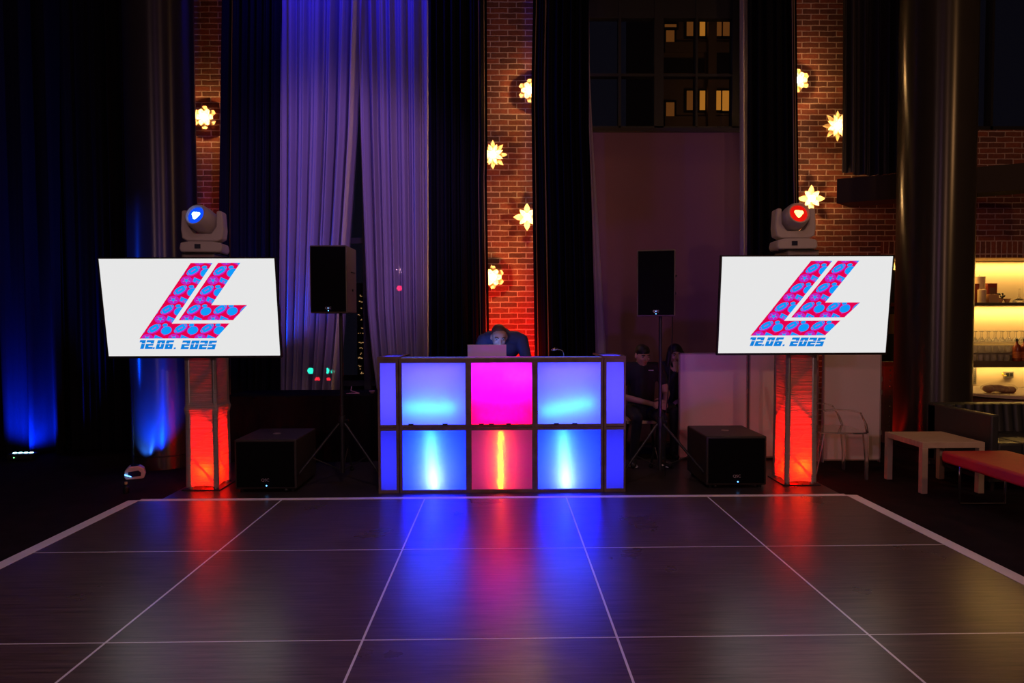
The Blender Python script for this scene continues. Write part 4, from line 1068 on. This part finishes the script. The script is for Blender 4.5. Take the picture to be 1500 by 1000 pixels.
for x in (.08, sw-.08):
    for y in (-.34, .36): sl.lathe([(.015, 0), (.022, .08)], (x, y, 0), 10)
sl.build('leg', M['metal_black'], sf)
# clear armchair (local: faces -Y)
gc = thing('clear_armchair', 'transparent acrylic armchair with oval back beside the right glowing stand', 'chair', (3.235, 6.16, 0), R(90))
G_ = M['clear']
fw_, dd = .23, .225
seat = MB(); seat.prism([(-fw_*.86, dd), (-fw_, 0), (-fw_*1.02, -dd*.7), (-fw_*.9, -dd), (fw_*.9, -dd), (fw_*1.02, -dd*.7), (fw_, 0), (fw_*.86, dd)], .016, lambda u, v, w_: Vector((u, v, .44+w_)))
seat.build('seat', G_, gc, bevel=.004)
for sx in (-1, 1):
    MB().rings([[Vector((sx*(fw_*.88)+a*s, -dd*.9+b*s+(.0 if z > .2 else -.015), z)) for a, b in ((-1, -1), (1, -1), (1, 1), (-1, 1))] for z, s in ((0, .011), (.2, .014), (.44, .020))]).build('leg', G_, gc, True)
    MB().rings([[Vector((sx*(fw_*.80)+a*s, dd*.9+(.44-z)*.16+b*s, z)) for a, b in ((-1, -1), (1, -1), (1, 1), (-1, 1))] for z, s in ((0, .011), (.2, .014), (.44, .020))]).build('leg', G_, gc, True)
    pts = [(sx*fw_*.93, dd*.98, .66), (sx*(fw_*1.05), dd*.5, .675), (sx*(fw_*1.1), -dd*.2, .67), (sx*(fw_*1.1), -dd*.55, .645), (sx*(fw_*1.05), -dd*.8, .55), (sx*fw_*.98, -dd*.92, .455)]
    rr = []
    for i, p_ in enumerate(pts): 
        p_ = Vector(p_); rr.append([p_+Vector((a*.018, b*.008*(1 if i > 3 else .3), b*.008)) for a, b in ((-1, -1), (1, -1), (1, 1), (-1, 1))])
    MB().rings(rr).build('armrest', G_, gc, True, .003)
def ov(k, rx, rz2): 
    a = k*2*math.pi/36; z = .70+rz2*math.sin(a); return Vector((rx*math.cos(a), dd*1.02+(z-.45)*.22, z))
MB().tube([ov(k, .19, .235) for k in range(36)], .010, 8, True).build('back_ring', G_, gc, True)
bp_ = MB(); c0 = [ov(k, .186, .23) for k in range(36)]; bp_.rings([c0, [p+Vector((0, .006, 0)) for p in c0]]); bp_.build('back_panel', G_, gc)
# ================================================================== PEOPLE
def cap_mesh(mb, p0, r0, p1, r1, n=14):
    p0, p1 = Vector(p0), Vector(p1); d = (p1-p0); L_ = d.length; d.normalize()
    q = d.to_track_quat('Z', 'Y').to_matrix(); prof_ = []
    for k in range(1, 5): a = math.pi/2*(k/4-1); prof_.append((r0*math.cos(a), r0*math.sin(a)))
    for k in range(0, 4): a = math.pi/2*(k/4); prof_.append((r1*math.cos(a), L_+r1*math.sin(a)))
    mb.lathe(prof_, p0, n, q)
class Body:
    def __init__(s): s.pr = []
    def cap(s, p0, r0, p1, r1, m): s.pr.append(('c', Vector(p0), r0, Vector(p1), r1, m))
    def ell(s, c, r, m, rot=None): s.pr.append(('e', Vector(c), Vector(r), rot or Matrix.Identity(3), 0, m))
    def dist(s, q, p):
        if q[0] == 'c':
            a, b = q[1], q[3]; ab = b-a; t = max(0, min(1, (p-a).dot(ab)/max(ab.length_squared, 1e-9)))
            return (p-a-ab*t).length-(q[2]+(q[4]-q[2])*t)
        l = q[3].transposed() @ (p-q[1]); k = Vector((l.x/q[2].x, l.y/q[2].y, l.z/q[2].z)).length
        return (k-1)*min(q[2])
    def build(s, name, mats, parent, voxel=.006):
        mb = MB()
        for q in s.pr:
            if q[0] == 'c': cap_mesh(mb, q[1], q[2], q[3], q[4])
            else: mb.sph(q[1], tuple(q[2]), 12, q[3])
        o = mb.build('tmp', M['skin'])
        r = o.modifiers.new('r', 'REMESH'); r.mode = 'VOXEL'; r.voxel_size = voxel; r.use_smooth_shade = True
        sm = o.modifiers.new('s', 'SMOOTH'); sm.iterations = 4; sm.factor = .5
        me = bpy.data.meshes.new_from_object(o.evaluated_get(bpy.context.evaluated_depsgraph_get()))
        bpy.data.objects.remove(o); me.name = name; me.materials.clear()
        for m in mats: me.materials.append(m)
        for f in me.polygons:
            c = f.center; best = min(s.pr, key=lambda q: s.dist(q, c)); f.material_index = best[5]; f.use_smooth = True
        ob = bpy.data.objects.new(name, me); COL.objects.link(ob); ob.parent = parent; return ob
def frame3(f, up=(0, 0, 1)):
    f = Vector(f).normalized(); r = f.cross(Vector(up)).normalized(); u = r.cross(f)
    return Matrix((r, f, u)).transposed()      # columns: right, forward, up
def head(b, c, F3, skin=0, hair=1, crop=True, fore=False):
    "c: head centre; F3 columns right, forward, up"
    P = lambda x, y, z: Vector(c)+F3 @ Vector((x, y, z))
    b.ell(P(0, -.024, .030), (.0745, .086, .086), hair if crop else skin, F3)
    if fore: b.ell(P(0, .018, .026), (.068, .067, .060), skin, F3)
    elif crop: b.ell(P(0, .0, .052), (.073, .080, .064), hair, F3)
    b.ell(P(0, .012, -.01), (.067, .078, .095), skin, F3)
    b.ell(P(0, .025, -.07), (.046, .052, .042), skin, F3)
    b.ell(P(0, .078, .028), (.050, .014, .012), skin, F3)
    b.cap(P(0, .086, .012), .009, P(0, .102, -.026), .013, skin)
    for s in (-1, 1):
        b.ell(P(s*.036, .070, -.02), (.020, .014, .016), skin, F3); b.ell(P(s*.074, -.008, -.008), (.010, .018, .030), skin, F3)
    b.ell(P(0, .076, -.055), (.022, .010, .009), 4 if False else skin, F3)
def face_bits(c, F3, parent):
    P = lambda x, y, z: Vector(c)+F3 @ Vector((x, y, z))
    e = MB()
    for s in (-1, 1): e.sph(P(s*.031, .0715, .008), .0115, 8)
    e.build('eye', M['eye'], parent, True)
    i = MB()
    for s in (-1, 1): i.sph(P(s*.031, .081, .006), .006, 6)
    i.build('iris', M['iris'], parent, True)
    br = MB()
    for s in (-1, 1): br.tube([P(s*.014, .090, .026), P(s*.032, .090, .031), P(s*.050, .080, .025)], .004, 6)
    br.build('eyebrow', M['hair'], parent, True)
    MB().sph(P(0, .085, -.055), (.022, .006, .0065), 8, F3).build('mouth', M['lip'], parent, True)
def hand(b, wrist, dirn, palm_n, side, skin=0, curl=.5):
    "dirn: towards the fingers; palm_n: out of the palm; side +1 thumb on +cross"
    d = Vector(dirn).normalized(); n = (Vector(palm_n)-d*Vector(palm_n).dot(d)).normalized(); x = d.cross(n).normalized()*side
    W_ = Vector(wrist); b.ell(W_+d*.045, (.040, .048, .016), skin, Matrix((x, d, n)).transposed())
    b.cap(W_, .024, W_+d*.03, .022, skin)
    for k, (off, L_) in enumerate(((.030, .070), (.010, .080), (-.010, .074), (-.029, .058))):
        p0 = W_+d*.078+x*off; a = curl
        d1 = (d*math.cos(a*.6)+n*math.sin(a*.6)); d2 = (d*math.cos(a*1.5)+n*math.sin(a*1.5))
        p1 = p0+d1*L_*.5; p2 = p1+d2*L_*.32; b.cap(p0, .0090, p1, .0082, skin); b.cap(p1, .0082, p2, .0070, skin)
    t0 = W_+d*.022+x*.034; t1 = t0+(x*.6+d*.7+n*.25).normalized()*.038; t2 = t1+(x*.1+d*.9+n*.3).normalized()*.026
    b.cap(t0, .0125, t1, .010, skin); b.cap(t1, .010, t2, .008, skin)
# --- DJ, bent over the laptop, facing the camera
DJ = thing('person', 'man with cropped hair in a dark blue shirt bending over the laptop', 'person', (0.0, 6.62, 0))
def rel(root): return lambda x, y, z: Vector((x, y, z))-root.location
q = rel(DJ); b = Body()
hc = at(731, 493, 6.08); Fh = frame3((.12, -.90, -.40), (0, 0, 1))
H = q(hc.x, 6.08, hc.z)
b.ell(q(.0, 6.60, .95), (.165, .12, .14), 3)
b.cap(q(0, 6.58, 1.02), .13, q(.0, 6.42, 1.20), .135, 2)
b.ell(q(.0, 6.34, 1.27), (.19, .13, .15), 2, Matrix.Rotation(R(35), 3, 'X'))
b.cap(q(-.13, 6.28, 1.345), .078, q(.13, 6.28, 1.345), .078, 2)
b.cap(q(0, 6.26, 1.37), .075, q(hc.x*.6, 6.16, hc.z+.0), .058, 0)
b.cap(q(0, 6.30, 1.36), .10, q(0, 6.23, 1.37), .075, 2)
head(b, H, Fh, 0, 1, True, True)
wr = TBZ+.055
for s, ex in ((-1, -.27), (1, .25)):
    sh = q(s*.185, 6.27, 1.33); el = q(ex, 6.22, 1.09); wrp = q(-.13+s*.11+.03, 6.02, wr)
    b.cap(sh, .068, el, .050, 2); b.cap(el, .046, (el+wrp)/2, .040, 2); b.cap((el+wrp)/2, .034, wrp, .026, 0)
    hand(b, wrp, (0, -1, -.15), (0, 0, -1), -s, 0, .5)
for s in (-1, 1):
    b.cap(q(s*.09, 6.60, .92), .090, q(s*.11, 6.56, .50), .062, 3); b.cap(q(s*.11, 6.56, .50), .058, q(s*.12, 6.62, .10), .042, 3)
    b.cap(q(s*.12, 6.64, .05), .042, q(s*.14, 6.46, .035), .035, 4)
b.build('body', [M['skin'], M['stubble'], M['navy'], M['jeans'], M['shoe']], DJ)
face_bits(H, Fh, DJ)
# --- seated man
MN = thing('person', 'seated man in a black polo with arms crossed low, right of the booth', 'person', (at(940, 600, 6.95).x, 6.95, 0))
q0 = MN.location.x; q = lambda x, y, z: Vector((x, y, z)); b = Body()
hz0 = at(941, 520, 6.9); HM = Vector((hz0.x-q0, -.05, hz0.z)); Fm = frame3((.22, -.93, -.28))
b.ell(q(0, .05, .53), (.18, .15, .12), 3); b.cap(q(0, .05, .58), .145, q(0, .02, .85), .15, 2)
b.ell(q(0, .0, .93), (.19, .12, .14), 2); b.cap(q(-.15, .0, 1.0), .07, q(.15, .0, 1.0), .07, 2)
b.cap(q(0, .0, 1.0), .065, Vector((HM.x, -.0, HM.z-.06)), .052, 0); head(b, HM, Fm, 0, 1)
hd1 = q(.12, -.26, .62)
sh = q(-.19, 0, .99); el = q(-.24, -.10, .70); b.cap(sh, .062, (sh+el)/2, .054, 2); b.cap((sh+el)/2, .042, el, .038, 0); b.cap(el, .038, hd1+Vector((-.03, .0, .01)), .026, 0); hand(b, hd1+Vector((-.03, 0, .01)), (1, -.3, -.2), (0, 1, 0), 1, 0, .8)
sh = q(.19, 0, .99); el = q(.26, -.05, .72); b.cap(sh, .062, (sh+el)/2, .054, 2); b.cap((sh+el)/2, .042, el, .038, 0); b.cap(el, .038, hd1+Vector((.07, .02, .03)), .026, 0); hand(b, hd1+Vector((.06, .02, .03)), (-.8, -.5, -.2), (0, 1, -.2), -1, 0, .8)
for s in (-1, 1):
    kn = q(s*.13, -.38, .50); b.cap(q(s*.10, .02, .53), .088, kn, .060, 3); ft = q(s*.15, -.30, .09); b.cap(kn, .056, ft, .040, 3); b.cap(ft+Vector((0, .02, -.045)), .040, ft+Vector((s*.04, -.17, -.052)), .034, 4)
b.build('body', [M['skin'], M['hair'], M['tee'], M['jeans'], M['shoe']], MN)
face_bits(HM, Fm, MN)
text_mesh('shirt_print', 'STAFF', .018, M['sole'], MN, (.075, -.118, .985)) if False else MB().bb(.045, .10, -.124, -.118, .98, .988).build('shirt_print', M['sole'], MN)
so_ = MB()
for s in (-1, 1): so_.sph((s*.15+s*.02, -.38, .012), (.045, .11, .010), 8)
so_.build('shoe_sole', M['sole'], MN, True)
# --- seated woman
WM = thing('person', 'woman with long black hair, hand at her mouth, beside the white partition', 'person', (at(986, 600, 7.40).x, 7.40, 0))
b = Body(); hz1 = at(988, 519, 7.38); HW = Vector((hz1.x-WM.location.x, -.06, hz1.z)); Fw = frame3((-.05, -.98, -.15))
b.ell(q(0, .05, .55), (.17, .14, .12), 3); b.cap(q(0, .04, .60), .12, q(0, .0, .85), .125, 2); b.ell(q(0, -.0, .92), (.16, .10, .13), 2)
b.cap(q(-.12, .0, .99), .058, q(.12, .0, .99), .058, 2); b.cap(q(0, 0, 1.0), .05, Vector((HW.x, -.02, HW.z-.06)), .045, 0); head(b, HW, Fw, 0, 0, False)
mo = HW+Fw @ Vector((.01, .125, -.085))
sh = q(-.15, 0, .97); el = q(-.14, -.20, .76); b.cap(sh, .05, el, .042, 2); wr_ = mo+Vector((-.01, -.01, -.09)); b.cap(el, .040, wr_, .024, 2); hand(b, wr_, (.05, .1, 1), (0, 1, 0), 1, 0, .7)
sh = q(.15, 0, .97); el = q(.20, -.04, .72); b.cap(sh, .05, el, .042, 2); b.cap(el, .040, q(.05, -.22, .62), .026, 2); hand(b, q(.05, -.22, .62), (-.8, -.5, -.1), (0, 0, -1), -1, 0, .5)
for s in (-1, 1):
    kn = q(s*.10, -.40, .52); b.cap(q(s*.09, .02, .54), .080, kn, .055, 3); ft = q(s*.10, -.38, .09); b.cap(kn, .050, ft, .036, 3); b.cap(ft+Vector((0, .0, -.045)), .036, ft+Vector((0, -.15, -.055)), .030, 4)
b.build('body', [M['skin'], M['hair'], M['tee'], M['jeans'], M['shoe']], WM); face_bits(HW, Fw, WM)
h = Body(); PH = lambda x, y, z: HW+Fw @ Vector((x, y, z))
h.ell(PH(0, -.025, .03), (.088, .100, .098), 0, Fw); 
for s in (-1, 1):
    h.cap(PH(s*.072, .01, .02), .030, PH(s*.085, .0, -.14), .036, 0); h.cap(PH(s*.085, .0, -.14), .036, PH(s*.10, .03, -.36), .022, 0)
h.cap(PH(0, -.07, 0), .075, PH(0, -.085, -.30), .06, 0); h.build('hair', [M['hair']], WM, .007)
def stool(label, x, y, z):
    t = thing('wooden_stool', label, 'stool', (x, y, 0))
    MB().bb(-.18, .22, -.16, .18, z-.035, z).build('seat', M['birch'], t, bevel=.006)
    for sx in (-1, 1):
        for sy in (-1, 1): MB().tube([(sx*.13+.02, sy*.13+.01, z-.035), (sx*.17+.02, sy*.16+.01, 0)], .014, 8).build('leg', M['metal_black'], t)
stool('low wooden stool under the seated man', MN.location.x, 7.0, .435)
stool('low wooden stool under the seated woman', WM.location.x, 7.47, .445)
